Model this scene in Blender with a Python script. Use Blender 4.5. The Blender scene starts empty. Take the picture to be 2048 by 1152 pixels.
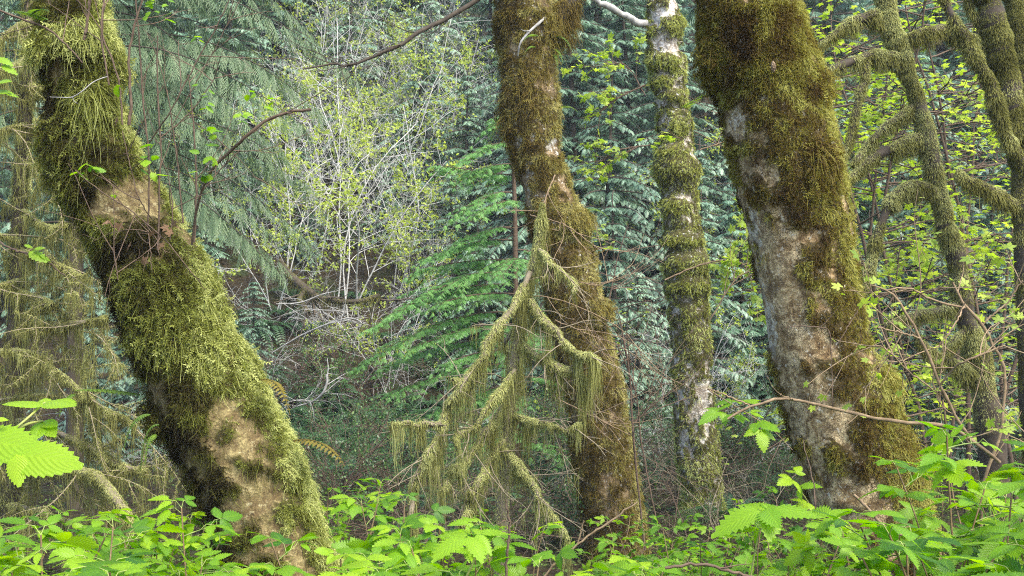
import bpy, math, random
import numpy as np
from mathutils import Vector

rng = np.random.default_rng(11)
random.seed(11)
R = math.radians
SC = bpy.context.scene
COL = SC.collection

# ------------------------------------------------------------------ camera, sky, sun, exposure
F, HOR, HC = 2196.0, 680.0, 2.0          # focal length in photo pixels, horizon row, camera height
cam = bpy.data.objects.new('camera', bpy.data.cameras.new('camera'))
COL.objects.link(cam)
cam.location = (0, 0, HC)
cam.rotation_euler = (R(90), 0, 0)
cam.data.sensor_width = 36
cam.data.lens = F / 2048 * 36
cam.data.shift_y = (HOR - 576) / 2048
cam.data.clip_start = 0.05
cam.data.clip_end = 2000
SC.camera = cam

SUN_EL, SUN_AZ = R(54), R(138)            # azimuth measured from the view direction (+Y) towards the right (+X)
w = bpy.data.worlds.new('World'); SC.world = w; w.use_nodes = True
nt = w.node_tree
sky = nt.nodes.new('ShaderNodeTexSky'); sky.sky_type = 'NISHITA'; sky.sun_disc = False
sky.sun_elevation = SUN_EL; sky.sun_rotation = SUN_AZ
sky.air_density = 1.0; sky.dust_density = 3.0
bg = nt.nodes['Background']; bg.inputs['Strength'].default_value = 0.15
nt.links.new(sky.outputs[0], bg.inputs[0])
sl = bpy.data.lights.new('sun', 'SUN'); sl.energy = 1.6; sl.angle = R(30); sl.color = (1.0, 0.93, 0.80)
so = bpy.data.objects.new('sun', sl); COL.objects.link(so)
so.location = (6, 4, 20)
sd = Vector((math.cos(SUN_EL)*math.sin(SUN_AZ), math.cos(SUN_EL)*math.cos(SUN_AZ), math.sin(SUN_EL)))
so.rotation_euler = sd.to_track_quat('Z', 'Y').to_euler()
SC.view_settings.view_transform = 'Standard'; SC.view_settings.look = 'None'
SC.view_settings.gamma = 1.0; SC.view_settings.exposure = 1.97
SC.cycles.filter_width = 1.1; SC.cycles.use_denoising = False
SC.cycles.max_bounces = 8; SC.cycles.transparent_max_bounces = 8
SC.cycles.diffuse_bounces = 4; SC.cycles.glossy_bounces = 2; SC.cycles.transmission_bounces = 4

# ------------------------------------------------------------------ numeric helpers
def P(px, py, D):
    """a point D metres in front of the lens, where the photo shows (px, py)"""
    return np.array([(px-1024)/F*D, D, HC+(HOR-py)/F*D])
def pix(p):
    p = np.asarray(p, float)
    return 1024+p[..., 0]/p[..., 1]*F, HOR-(p[..., 2]-HC)/p[..., 1]*F
def unit(v):
    return v/np.maximum(np.linalg.norm(v, axis=-1, keepdims=True), 1e-9)
def _hash(ix, iy, iz, seed):
    h = (ix*374761393 + iy*668265263 + iz*974634777 + seed*1013904223) & 0xffffffff
    h = ((h ^ (h >> 13))*1274126177) & 0xffffffff
    h = (h ^ (h >> 16))
    return (h & 0xffffff)/float(0xffffff)
def vn(p, seed=0):
    p = np.asarray(p, float); i = np.floor(p).astype(np.int64); f = p-i; f = f*f*(3-2*f)
    r = 0
    for dx in (0, 1):
        for dy in (0, 1):
            for dz in (0, 1):
                wgt = (f[..., 0] if dx else 1-f[..., 0])*(f[..., 1] if dy else 1-f[..., 1])*(f[..., 2] if dz else 1-f[..., 2])
                r = r+wgt*_hash(i[..., 0]+dx, i[..., 1]+dy, i[..., 2]+dz, seed)
    return r
def fbm(p, octv=4, seed=0):
    p = np.asarray(p, float); a, s, t = 0.5, 0, 0
    for k in range(octv):
        s = s+a*vn(p*2**k, seed+k); t += a; a *= 0.5
    return s/t
def spline(pts, n):
    """smooth curve through control points (Catmull-Rom), n samples; pts may have any number of columns"""
    pts = np.asarray(pts, float); m = len(pts)
    if m == 2:
        t = np.linspace(0, 1, n)[:, None]; return pts[0]*(1-t)+pts[1]*t
    e = np.vstack([2*pts[0]-pts[1], pts, 2*pts[-1]-pts[-2]])
    u = np.linspace(0, m-1, n); k = np.minimum(u.astype(int), m-2); t = (u-k)[:, None]
    a, b, c, d = e[k], e[k+1], e[k+2], e[k+3]
    return 0.5*((2*b)+(c-a)*t+(2*a-5*b+4*c-d)*t*t+(3*b-a-3*c+d)*t**3)

def ground_z(x, y):
    x = np.asarray(x, float); y = np.asarray(y, float)
    toe = 19.5+1.3*np.sin(x*0.31+1.0)
    d = y-toe
    s = np.where(d > 0, d, 0)
    z = 0.74*(np.sqrt(s*s+4.0)-2.0)
    p = np.stack([x*0.33, y*0.33, 0*x], -1)
    amp = 0.10+np.clip(d, 0, 8)*0.13
    return z+amp*(fbm(p, 4, 3)-0.5)*2

# ------------------------------------------------------------------ mesh helpers
class Acc:
    def __init__(s): s.V, s.Q, s.Rn, s.U, s.n = [], [], [], [], 0
    def add(s, V, Q, rnd=0.5, U=None):
        V = np.asarray(V, np.float32); n = len(V)
        s.V.append(V); s.Q.append(np.asarray(Q, np.int64)+s.n); s.n += n
        s.Rn.append(np.broadcast_to(np.asarray(rnd, np.float32), (n,)).copy())
        s.U.append(np.zeros((n, 2), np.float32) if U is None else np.asarray(U, np.float32))
    def build(s, name, mat, parent=None, uv=False, smooth=True, extra=None):
        if not s.V: return None
        return mk(name, np.concatenate(s.V), np.concatenate(s.Q), mat, parent,
                  {'rnd': np.concatenate(s.Rn), **(extra or {})}, np.concatenate(s.U) if uv else None, smooth)
def mk(name, V, Q, mat, parent=None, attrs=None, uv=None, smooth=True):
    V = np.asarray(V, np.float32)
    q = parent
    while q is not None: V = V-np.array(q.location, np.float32); q = q.parent
    me = bpy.data.meshes.new(name); nv, nq = len(V), len(Q)
    me.vertices.add(nv); me.vertices.foreach_set('co', V.ravel())
    me.loops.add(nq*4); me.loops.foreach_set('vertex_index', Q.astype(np.int32).ravel())
    me.polygons.add(nq); me.polygons.foreach_set('loop_start', np.arange(0, nq*4, 4, dtype=np.int32))
    if smooth: me.polygons.foreach_set('use_smooth', np.ones(nq, bool))
    me.update(calc_edges=True)
    for k, v in (attrs or {}).items():
        a = me.attributes.new(k, 'FLOAT', 'POINT'); a.data.foreach_set('value', np.asarray(v, np.float32))
    if uv is not None:
        l = me.uv_layers.new(name='UVMap'); l.data.foreach_set('uv', uv[Q.ravel()].astype(np.float32).ravel())
    me.materials.append(mat)
    o = bpy.data.objects.new(name, me); COL.objects.link(o)
    if parent is not None: o.parent = parent
    return o
def thing(name, label, cat, loc=(0, 0, 0), group=None):
    o = bpy.data.objects.new(name, None); COL.objects.link(o)
    o.location = [float(c) for c in loc]; o.empty_display_size = 0.1
    o['label'] = label; o['category'] = cat
    if group: o['group'] = group
    return o
def tag(o, label, cat, group=None):
    o['label'] = label; o['category'] = cat
    if group: o['group'] = group
    return o
def dup(root, loc, rz=0.0, s=1.0):
    r = root.copy(); COL.objects.link(r); r.location = [float(c) for c in loc]
    r.rotation_euler = (0, 0, rz); r.scale = (s, s, s)
    for ch in list(root.children):
        c = ch.copy(); COL.objects.link(c); c.parent = r
        for g in list(ch.children):
            d = g.copy(); COL.objects.link(d); d.parent = c
    return r
class Kinds:
    """prototypes of a kind: the first use moves the prototype itself, later uses are copies"""
    def __init__(s, protos): s.p, s.used = protos, set()
    def put(s, k, loc, rz=0, sc=1):
        k = k % len(s.p); r = s.p[k]
        if k not in s.used:
            s.used.add(k); r.location = [float(c) for c in loc]; r.rotation_euler = (0, 0, rz); r.scale = (sc, sc, sc); return r
        return dup(r, loc, rz, sc)

def tube(acc, pts, rad, sides=6, rnd=0.5):
    pts = np.asarray(pts, float); n = len(pts); rad = np.broadcast_to(np.asarray(rad, float), (n,))
    t = np.gradient(pts, axis=0); t = unit(t); m = unit(t.mean(0))
    ref = np.array([0, 0, 1.0]) if abs(m[2]) < 0.75 else np.array([0, 1.0, 0.0])
    u = unit(np.cross(t, ref)); v = np.cross(u, t)
    a = np.linspace(0, 2*np.pi, sides, endpoint=False)
    V = pts[:, None]+rad[:, None, None]*(np.cos(a)[None, :, None]*u[:, None]+np.sin(a)[None, :, None]*v[:, None])
    V = V.reshape(-1, 3)
    i = np.arange(n-1)[:, None]*sides; j = np.arange(sides)[None]; k = (j+1) % sides
    Q = np.stack([i+j, i+k, i+sides+k, i+sides+j], -1).reshape(-1, 4)
    rr = np.repeat(np.broadcast_to(rnd, (n,)), sides) if np.ndim(rnd) else rnd
    acc.add(V, Q, rr)
def ribbons(acc, B, D, L, W, seg=3, droop=0.3, curl=0.2, rnd=0.5, tip=0.12, gen=rng):
    n = len(B)
    if n == 0: return
    D = unit(D); L = np.broadcast_to(L, (n,)).astype(float); W = np.broadcast_to(W, (n,)).astype(float)
    droop = np.broadcast_to(droop, (n,)); side = unit(np.cross(D, gen.normal(size=(n, 3))))
    cv = unit(np.cross(D, gen.normal(size=(n, 3)))); ph = gen.uniform(0, 6.28, n)
    t = np.linspace(0, 1, seg+1)
    pts = B[:, None]+D[:, None]*(L[:, None]*t)[..., None]
    pts = pts+np.array([0, 0, -1.0])*((L*droop)[:, None]*t**2)[..., None]
    wv = (np.sin(ph[:, None]+t*4.2)-np.sin(ph)[:, None])*curl*L[:, None]
    pts = pts+cv[:, None]*wv[..., None]
    wd = W[:, None]*0.5*(1-0.72*t)[None]
    V = np.stack([pts-side[:, None]*wd[..., None], pts+side[:, None]*wd[..., None]], 2).reshape(-1, 3)
    b = (np.arange(n)*(seg+1)*2)[:, None]; s = (np.arange(seg)*2)[None]
    Q = np.stack([b+s, b+s+1, b+s+3, b+s+2], -1).reshape(-1, 4)
    r = np.broadcast_to(rnd, (n,))[:, None]+tip*(t-0.4)[None]
    acc.add(V, Q, np.clip(np.repeat(r[..., None], 2, 2).ravel(), 0, 1))
def scatter(acc, tm, O, X, Z, S, rnd=0.5):
    """copies of a template (verts, quads, uv or None, dr) with forward X and approximate up Z"""
    n = len(O)
    if n == 0: return
    V0, Q0, U0, dr = tm
    X = unit(np.asarray(X, float)); Y = unit(np.cross(Z, X)); Z = np.cross(X, Y)
    S = np.broadcast_to(S, (n,)).astype(float)[:, None, None]
    V = np.asarray(O)[:, None]+S*(V0[None, :, 0:1]*X[:, None]+V0[None, :, 1:2]*Y[:, None]+V0[None, :, 2:3]*Z[:, None])
    m = len(V0)
    Q = (Q0[None]+(np.arange(n)*m)[:, None, None]).reshape(-1, 4)
    r = np.clip(np.broadcast_to(rnd, (n,))[:, None]+dr[None], 0, 1).ravel()
    acc.add(V.reshape(-1, 3), Q, r, None if U0 is None else np.tile(U0, (n, 1)))
class Tm:
    """collects the quads of a small template"""
    def __init__(s): s.V, s.Q, s.d = [], [], []
    def strip(s, p0, p1, w0, w1, d0=0, d1=0, nrm=(0, 0, 1)):
        p0 = np.array(p0, float); p1 = np.array(p1, float)
        sd_ = unit(np.cross(np.array(nrm, float), p1-p0)); k = len(s.V)
        s.V += [p0-sd_*w0/2, p0+sd_*w0/2, p1+sd_*w1/2, p1-sd_*w1/2]; s.d += [d0, d0, d1, d1]
        s.Q.append([k, k+1, k+2, k+3])
    def diamond(s, p0, p1, w, mid=0.45, d=0, nrm=(0, 0, 1), bend=0.0):
        p0 = np.array(p0, float); p1 = np.array(p1, float); n_ = np.array(nrm, float)
        sd_ = unit(np.cross(n_, p1-p0)); m = p0+(p1-p0)*mid+n_*bend; k = len(s.V)
        s.V += [p0, m+sd_*w/2, p1, m-sd_*w/2]; s.d += [d]*4; s.Q.append([k, k+1, k+2, k+3])
    def get(s): return (np.array(s.V), np.array(s.Q), None, np.array(s.d))

# ------------------------------------------------------------------ materials
def nodes(name):
    m = bpy.data.materials.new(name); m.use_nodes = True; t = m.node_tree; t.nodes.clear()
    return m, t, lambda k, **kw: _nd(t, k, kw)
def _nd(t, k, kw):
    n = t.nodes.new('ShaderNode'+k)
    for a, b in kw.items(): setattr(n, a, b)
    return n
def ramp(t, stops):
    r = t.nodes.new('ShaderNodeValToRGB'); e = r.color_ramp.elements
    while len(e) < len(stops): e.new(0.5)
    for el, (p, c) in zip(e, stops): el.position = p; el.color = (*c, 1)
    return r
def mat_leaf(name, stops, transl=0.35, rough=0.5, spec=0.4, veins=False, tgain=1.3, vscale=9.0, patch=0.0):
    m, t, N = nodes(name); L = t.links.new
    at = N('Attribute', attribute_name='rnd'); fac = at.outputs['Fac']
    if patch:
        oi = N('ObjectInfo'); ad = N('Math', operation='MULTIPLY_ADD'); ad.inputs[1].default_value = patch
        L(oi.outputs['Random'], ad.inputs[0]); sb = N('Math', operation='SUBTRACT'); sb.inputs[1].default_value = patch/2
        L(fac, sb.inputs[0]); L(sb.outputs[0], ad.inputs[2]); fac = ad.outputs[0]
    r = ramp(t, stops); L(fac, r.inputs[0]); col = r.outputs[0]
    pr = N('BsdfPrincipled'); pr.inputs['Roughness'].default_value = rough; pr.inputs['Specular IOR Level'].default_value = spec
    tr = N('BsdfTranslucent'); mx = N('MixShader'); mx.inputs[0].default_value = transl
    out = N('OutputMaterial')
    if veins:
        uv = N('UVMap'); sp = N('SeparateXYZ'); L(uv.outputs[0], sp.inputs[0])
        ab = N('Math', operation='ABSOLUTE'); L(sp.outputs[1], ab.inputs[0])
        ma = N('Math', operation='MULTIPLY_ADD'); ma.inputs[1].default_value = -0.42; L(ab.outputs[0], ma.inputs[0]); L(sp.outputs[0], ma.inputs[2])
        mu = N('Math', operation='MULTIPLY'); mu.inputs[1].default_value = vscale*6.283; L(ma.outputs[0], mu.inputs[0])
        sn = N('Math', operation='SINE'); L(mu.outputs[0], sn.inputs[0])
        v1 = N('MapRange'); v1.inputs[1].default_value = 0.80; v1.inputs[2].default_value = 1.0; L(sn.outputs[0], v1.inputs[0])
        v2 = N('MapRange'); v2.inputs[1].default_value = 0.09; v2.inputs[2].default_value = 0.02; L(ab.outputs[0], v2.inputs[0])
        mxv = N('Math', operation='MAXIMUM'); L(v1.outputs[0], mxv.inputs[0]); L(v2.outputs[0], mxv.inputs[1])
        hv = N('Math', operation='MULTIPLY'); hv.inputs[1].default_value = 0.18; L(mxv.outputs[0], hv.inputs[0])
        mc = N('MixRGB', blend_type='MIX'); mc.inputs[2].default_value = (*[c*1.25 for c in stops[-1][1]], 1)
        L(hv.outputs[0], mc.inputs[0]); L(col, mc.inputs[1]); col = mc.outputs[0]
        bp = N('Bump'); bp.inputs['Strength'].default_value = 0.22; bp.inputs['Distance'].default_value = 0.003
        L(sn.outputs[0], bp.inputs['Height']); L(bp.outputs[0], pr.inputs['Normal'])
    hs = N('HueSaturation'); hs.inputs['Value'].default_value = tgain; hs.inputs['Saturation'].default_value = 1.1
    L(col, hs.inputs['Color']); L(col, pr.inputs['Base Color']); L(hs.outputs[0], tr.inputs[0])
    L(pr.outputs[0], mx.inputs[1]); L(tr.outputs[0], mx.inputs[2]); L(mx.outputs[0], out.inputs[0])
    return m
def mat_wood(name, stops, scale=14, rough=0.85, bump=0.4):
    m, t, N = nodes(name); L = t.links.new
    tc = N('TexCoord'); no = N('TexNoise'); no.inputs['Scale'].default_value = scale; no.inputs['Detail'].default_value = 6
    L(tc.outputs['Object'], no.inputs['Vector'])
    at = N('Attribute', attribute_name='rnd'); ad = N('Math', operation='ADD'); L(no.outputs[0], ad.inputs[0]); L(at.outputs['Fac'], ad.inputs[1])
    sb = N('Math', operation='SUBTRACT'); sb.inputs[1].default_value = 0.5; L(ad.outputs[0], sb.inputs[0])
    r = ramp(t, stops); L(sb.outputs[0], r.inputs[0])
    pr = N('BsdfPrincipled'); pr.inputs['Roughness'].default_value = rough; pr.inputs['Specular IOR Level'].default_value = 0.25
    bp = N('Bump'); bp.inputs['Strength'].default_value = bump; bp.inputs['Distance'].default_value = 0.01
    L(no.outputs[0], bp.inputs['Height']); L(bp.outputs[0], pr.inputs['Normal'])
    L(r.outputs[0], pr.inputs['Base Color']); out = N('OutputMaterial'); L(pr.outputs[0], out.inputs[0])
    return m
def mat_bark(name, stops, white, crack, mossc, sc=1.0, cks=0.7):
    """bark with blotches, fine dark cracks, pale lichen (attr white) and a mossy skin (attr moss)"""
    m, t, N = nodes(name); L = t.links.new
    tc = N('TexCoord'); mp = N('Mapping'); mp.inputs['Scale'].default_value = (1, 1, 1.0); L(tc.outputs['Object'], mp.inputs[0])
    def noise(scale, det=8, rough=0.6, dist=0.0):
        n = N('TexNoise'); n.inputs['Scale'].default_value = scale*sc; n.inputs['Detail'].default_value = det
        n.inputs['Roughness'].default_value = rough; n.inputs['Distortion'].default_value = dist; L(mp.outputs[0], n.inputs['Vector']); return n
    n1 = noise(10, 12, 0.74, 0.5); r = ramp(t, stops); L(n1.outputs[0], r.inputs[0]); col = r.outputs[0]
    def mix(fac, a, b, kind='MIX'):
        x = N('MixRGB', blend_type=kind)
        if isinstance(b, tuple): x.inputs[2].default_value = (*b, 1)
        else: L(b, x.inputs[2])
        L(fac, x.inputs[0]); L(a, x.inputs[1]); return x.outputs[0]
    def math(op, a, b, clamp=False):
        x = N('Math', operation=op, use_clamp=clamp)
        for i, q in enumerate((a, b)):
            if isinstance(q, (int, float)): x.inputs[i].default_value = q
            else: L(q, x.inputs[i])
        return x.outputs[0]
    def rng_(v, a, b):
        x = N('MapRange'); x.inputs[1].default_value = a; x.inputs[2].default_value = b; L(v, x.inputs[0]); return x.outputs[0]
    wa = N('Attribute', attribute_name='white'); ma = N('Attribute', attribute_name='moss')
    n2 = noise(16, 8, 0.65, 0.6)
    wf = rng_(math('ADD', math('MULTIPLY', wa.outputs['Fac'], 0.21), math('MULTIPLY', n2.outputs[0], 0.9)), 0.66, 0.76)
    wn = noise(60, 4, 0.6); wc = ramp(t, [(0.3, tuple(c*0.72 for c in white)), (0.7, white)]); L(wn.outputs[0], wc.inputs[0])
    col = mix(wf, col, wc.outputs[0])
    # cracks
    dn = noise(9, 4, 0.6); av = N('VectorMath', operation='MULTIPLY_ADD'); av.inputs[1].default_value = (0.30, 0.30, 0.30)
    L(dn.outputs['Color'], av.inputs[0]); L(mp.outputs[0], av.inputs[2])
    vo = N('TexVoronoi', feature='DISTANCE_TO_EDGE'); vo.inputs['Scale'].default_value = 24*sc; L(av.outputs[0], vo.inputs['Vector'])
    n3 = noise(5, 6, 0.6)
    cf = math('MULTIPLY', rng_(vo.outputs['Distance'], 0.09, 0.0), math('MULTIPLY', rng_(n3.outputs[0], 0.42, 0.60), cks))
    col = mix(cf, col, crack)
    # dark stains
    n5 = noise(11, 9, 0.72, 0.8); sf = math('MULTIPLY', rng_(n5.outputs[0], 0.48, 0.60), 0.72)
    col = mix(sf, col, tuple(c*1.6 for c in crack))
    n4 = noise(30, 6, 0.65)
    mf = rng_(math('ADD', ma.outputs['Fac'], math('MULTIPLY', math('SUBTRACT', n4.outputs[0], 0.5), 1.2)), 0.30, 0.62)
    mr = ramp(t, [(0.3, tuple(c*0.55 for c in mossc)), (0.7, tuple(c*1.4 for c in mossc))]); L(n4.outputs[0], mr.inputs[0])
    col = mix(mf, col, mr.outputs[0])
    n7 = noise(34, 9, 0.78, 0.4); col = mix(math('MULTIPLY', rng_(n7.outputs[0], 0.555, 0.605), 0.7), col, crack)
    n8 = noise(22, 8, 0.75, 0.3); col = mix(math('MULTIPLY', rng_(n8.outputs[0], 0.585, 0.62), 0.7), col, tuple(c*0.95 for c in white))
    n9 = noise(8, 8, 0.72, 0.6); col = mix(math('MULTIPLY', rng_(n9.outputs[0], 0.54, 0.61), 0.5), col, tuple(c*1.3 for c in mossc))
    n6 = noise(95, 6, 0.75); gr = ramp(t, [(0.34, (0.45, 0.42, 0.38)), (0.52, (1.0, 1.0, 1.0)), (0.68, (1.45, 1.42, 1.36))]); L(n6.outputs[0], gr.inputs[0])
    gx = N('MixRGB', blend_type='MULTIPLY'); gx.inputs[0].default_value = 0.85; L(col, gx.inputs[1]); L(gr.outputs[0], gx.inputs[2]); col = gx.outputs[0]
    pr = N('BsdfPrincipled'); pr.inputs['Roughness'].default_value = 0.85; pr.inputs['Specular IOR Level'].default_value = 0.25
    L(col, pr.inputs['Base Color'])
    h = math('ADD', math('MULTIPLY', n1.outputs[0], 1.2), math('SUBTRACT', math('MULTIPLY', n4.outputs[0], 0.5), math('MULTIPLY', cf, 0.4)))
    bp = N('Bump'); bp.inputs['Strength'].default_value = 0.7; bp.inputs['Distance'].default_value = 0.02
    L(h, bp.inputs['Height']); L(bp.outputs[0], pr.inputs['Normal'])
    out = N('OutputMaterial'); L(pr.outputs[0], out.inputs[0])
    return m
def mat_ground():
    m, t, N = nodes('forest_floor'); L = t.links.new
    tc = N('TexCoord'); n1 = N('TexNoise'); n1.inputs['Scale'].default_value = 1.3; n1.inputs['Detail'].default_value = 10; n1.inputs['Roughness'].default_value = 0.7
    n2 = N('TexNoise'); n2.inputs['Scale'].default_value = 14; n2.inputs['Detail'].default_value = 8
    L(tc.outputs['Object'], n1.inputs['Vector']); L(tc.outputs['Object'], n2.inputs['Vector'])
    r1 = ramp(t, [(0.35, (0.016, 0.013, 0.009)), (0.52, (0.032, 0.025, 0.014)), (0.66, (0.026, 0.038, 0.013))]); L(n1.outputs[0], r1.inputs[0])
    r2 = ramp(t, [(0.3, (0.35, 0.35, 0.35)), (0.7, (1.5, 1.4, 1.3))]); L(n2.outputs[0], r2.inputs[0])
    x = N('MixRGB', blend_type='MULTIPLY'); x.inputs[0].default_value = 1; L(r1.outputs[0], x.inputs[1]); L(r2.outputs[0], x.inputs[2])
    pr = N('BsdfPrincipled'); pr.inputs['Roughness'].default_value = 0.95; pr.inputs['Specular IOR Level'].default_value = 0.1
    L(x.outputs[0], pr.inputs['Base Color']); bp = N('Bump'); bp.inputs['Distance'].default_value = 0.06; L(n2.outputs[0], bp.inputs['Height']); L(bp.outputs[0], pr.inputs['Normal'])
    out = N('OutputMaterial'); L(pr.outputs[0], out.inputs[0]); return m

M = {}
M['ground'] = mat_ground()
# moss: dark brown -> olive -> yellow green -> pale green tips
M['moss_left'] = mat_leaf('moss_bright', [(0.0, (0.014, 0.010, 0.004)), (0.28, (0.050, 0.044, 0.009)), (0.52, (0.090, 0.098, 0.014)), (0.76, (0.185, 0.21, 0.038)), (1.0, (0.40, 0.43, 0.15))], 0.30, 0.8, 0.15)  # lower stops kept dark, standing in for canopy shade
M['moss_mid'] = mat_leaf('moss_olive', [(0.0, (0.0312, 0.0195, 0.0062)), (0.3, (0.0741, 0.0515, 0.0117)), (0.58, (0.1404, 0.1053, 0.0203)), (0.8, (0.2184, 0.1950, 0.0429)), (1.0, (0.3510, 0.3276, 0.1170))], 0.28, 0.8, 0.15)  # darkened throughout, canopy shade put into the moss colour
M['moss_brown'] = mat_leaf('moss_brown', [(0.0, (0.0234, 0.0133, 0.0047)), (0.3, (0.0663, 0.0406, 0.0101)), (0.55, (0.1170, 0.0897, 0.0156)), (0.78, (0.1950, 0.1833, 0.0273)), (1.0, (0.3276, 0.3276, 0.0858))], 0.28, 0.8, 0.15)  # brown moss darkened too, in place of shade from a canopy
M['moss_cushion'] = mat_leaf('moss_cushion', [(0.0, (0.0441, 0.0378, 0.0101)), (0.3, (0.1071, 0.1071, 0.0202)), (0.6, (0.2142, 0.2394, 0.0378)), (0.82, (0.3402, 0.3780, 0.0882)), (1.0, (0.5040, 0.5544, 0.1890))], 0.28, 0.8, 0.15)
M['lichen'] = mat_leaf('hanging_moss', [(0.0, (0.045, 0.042, 0.014)), (0.35, (0.145, 0.145, 0.042)), (0.65, (0.27, 0.28, 0.09)), (1.0, (0.46, 0.48, 0.20))], 0.35, 0.85, 0.1)
M['limb_moss'] = mat_leaf('limb_moss', [(0.0, (0.0330, 0.0330, 0.0088)), (0.35, (0.0935, 0.0935, 0.0220)), (0.65, (0.2090, 0.2090, 0.0605)), (1.0, (0.4400, 0.4620, 0.1980))], 0.32, 0.85, 0.1)
M['bark_left'] = mat_bark('bark_tan', [(0.37, (0.060, 0.040, 0.018)), (0.46, (0.13, 0.10, 0.040)), (0.60, (0.27, 0.225, 0.10))], (0.36, 0.32, 0.18), (0.055, 0.036, 0.015), (0.060, 0.050, 0.014), 1.0, 0.25)
M['bark_mid'] = mat_bark('bark_grey_brown', [(0.30, (0.09, 0.06, 0.03)), (0.5, (0.22, 0.16, 0.08)), (0.66, (0.38, 0.31, 0.19))], (0.62, 0.62, 0.57), (0.035, 0.023, 0.012), (0.075, 0.055, 0.016))
M['bark_right'] = mat_bark('bark_pale_cracked', [(0.36, (0.075, 0.045, 0.020)), (0.45, (0.23, 0.155, 0.07)), (0.58, (0.54, 0.43, 0.25))], (0.60, 0.57, 0.48), (0.045, 0.027, 0.012), (0.060, 0.043, 0.012), 1.3, 0.8)
M['bark_alder'] = mat_bark('bark_white', [(0.30, (0.16, 0.115, 0.07)), (0.42, (0.36, 0.31, 0.23)), (0.55, (0.58, 0.56, 0.51))], (0.70, 0.71, 0.69), (0.05, 0.032, 0.018), (0.06, 0.055, 0.015))
M['twig_brown'] = mat_wood('twig_red_brown', [(0.2, (0.040, 0.027, 0.018)), (0.8, (0.13, 0.09, 0.062))], 30)
M['twig_tan'] = mat_wood('twig_tan', [(0.2, (0.085, 0.058, 0.032)), (0.8, (0.26, 0.19, 0.115))], 30)
M['twig_white'] = mat_wood('twig_white', [(0.2, (0.20, 0.195, 0.18)), (0.8, (0.50, 0.50, 0.48))], 20)
M['twig_pale'] = mat_wood('twig_grey', [(0.2, (0.11, 0.105, 0.095)), (0.8, (0.36, 0.36, 0.34))], 20)
M['wood_dark'] = mat_wood('wood_dark', [(0.2, (0.022, 0.017, 0.012)), (0.8, (0.075, 0.060, 0.042))], 12)
M['wood_dead'] = mat_wood('wood_dead', [(0.2, (0.09, 0.075, 0.05)), (0.8, (0.25, 0.21, 0.14))], 20)
M['berry_stem'] = mat_wood('berry_stem', [(0.0, (0.07, 0.045, 0.022)), (0.5, (0.16, 0.11, 0.055)), (0.75, (0.10, 0.15, 0.035)), (1.0, (0.22, 0.27, 0.07))], 20, 0.6)
M['cane_green'] = mat_wood('cane_green', [(0.2, (0.11, 0.14, 0.035)), (0.8, (0.30, 0.32, 0.09))], 20, 0.6)
M['salmonberry'] = mat_leaf('leaf_salmonberry', [(0.0, (0.030, 0.105, 0.010)), (0.5, (0.118, 0.255, 0.009)), (1.0, (0.25, 0.39, 0.014))], 0.45, 0.40, 0.35, veins=True, tgain=1.8, patch=0.42)
M['leaf_young'] = mat_leaf('leaf_young', [(0.0, (0.13, 0.24, 0.018)), (1.0, (0.24, 0.37, 0.035))], 0.45, 0.5, 0.35, tgain=1.6)
M['leaf_maple'] = mat_leaf('leaf_maple', [(0.0, (0.1530, 0.2430, 0.0315)), (0.5, (0.2700, 0.3780, 0.0450)), (1.0, (0.4050, 0.4950, 0.0810))], 0.5, 0.5, 0.3, tgain=1.5)
M['leaf_vine'] = mat_leaf('leaf_yellow_green', [(0.0, (0.20, 0.27, 0.04)), (1.0, (0.42, 0.50, 0.09))], 0.45, 0.5, 0.3, tgain=1.4)
M['leaf_shrub'] = mat_leaf('leaf_shrub', [(0.0, (0.018, 0.050, 0.018)), (0.6, (0.055, 0.125, 0.035)), (1.0, (0.17, 0.27, 0.06))], 0.35, 0.4, 0.5, tgain=1.5, patch=0.3)
M['cedar'] = mat_leaf('cedar_spray', [(0.0, (0.028, 0.062, 0.036)), (0.5, (0.19, 0.32, 0.205)), (1.0, (0.40, 0.54, 0.39))], 0.2, 0.36, 0.9, tgain=1.3, patch=0.45)
M['hemlock_far'] = mat_leaf('hemlock_far', [(0.0, (0.045, 0.10, 0.060)), (0.5, (0.110, 0.225, 0.135)), (1.0, (0.25, 0.40, 0.25))], 0.2, 0.38, 0.85, tgain=1.3, patch=0.45)
M['hemlock'] = mat_leaf('hemlock_green', [(0.0, (0.05, 0.13, 0.03)), (0.5, (0.12, 0.29, 0.065)), (1.0, (0.25, 0.46, 0.12))], 0.3, 0.5, 0.4, tgain=1.4)
M['hemlock_drape'] = mat_leaf('hemlock_grey_green', [(0.0, (0.05, 0.09, 0.04)), (0.5, (0.115, 0.18, 0.08)), (1.0, (0.22, 0.30, 0.15))], 0.3, 0.5, 0.4, tgain=1.3)
M['fern'] = mat_leaf('fern_green', [(0.0, (0.020, 0.060, 0.022)), (0.6, (0.050, 0.120, 0.045)), (1.0, (0.12, 0.22, 0.09))], 0.25, 0.45, 0.5)
M['fern_fresh'] = mat_leaf('fern_fresh', [(0.0, (0.07, 0.14, 0.02)), (1.0, (0.17, 0.27, 0.03))], 0.4, 0.5, 0.3, tgain=1.5)
M['fern_old'] = mat_leaf('fern_old', [(0.0, (0.10, 0.075, 0.012)), (1.0, (0.25, 0.21, 0.03))], 0.4, 0.5, 0.3, tgain=1.3)
M['fern_dead'] = mat_leaf('fern_dead', [(0.0, (0.030, 0.022, 0.015)), (1.0, (0.13, 0.092, 0.066))], 0.2, 0.8, 0.1)
M['dead_leaf'] = mat_leaf('dead_leaf', [(0.0, (0.06, 0.036, 0.020)), (1.0, (0.19, 0.12, 0.07))], 0.2, 0.8, 0.1)
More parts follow.
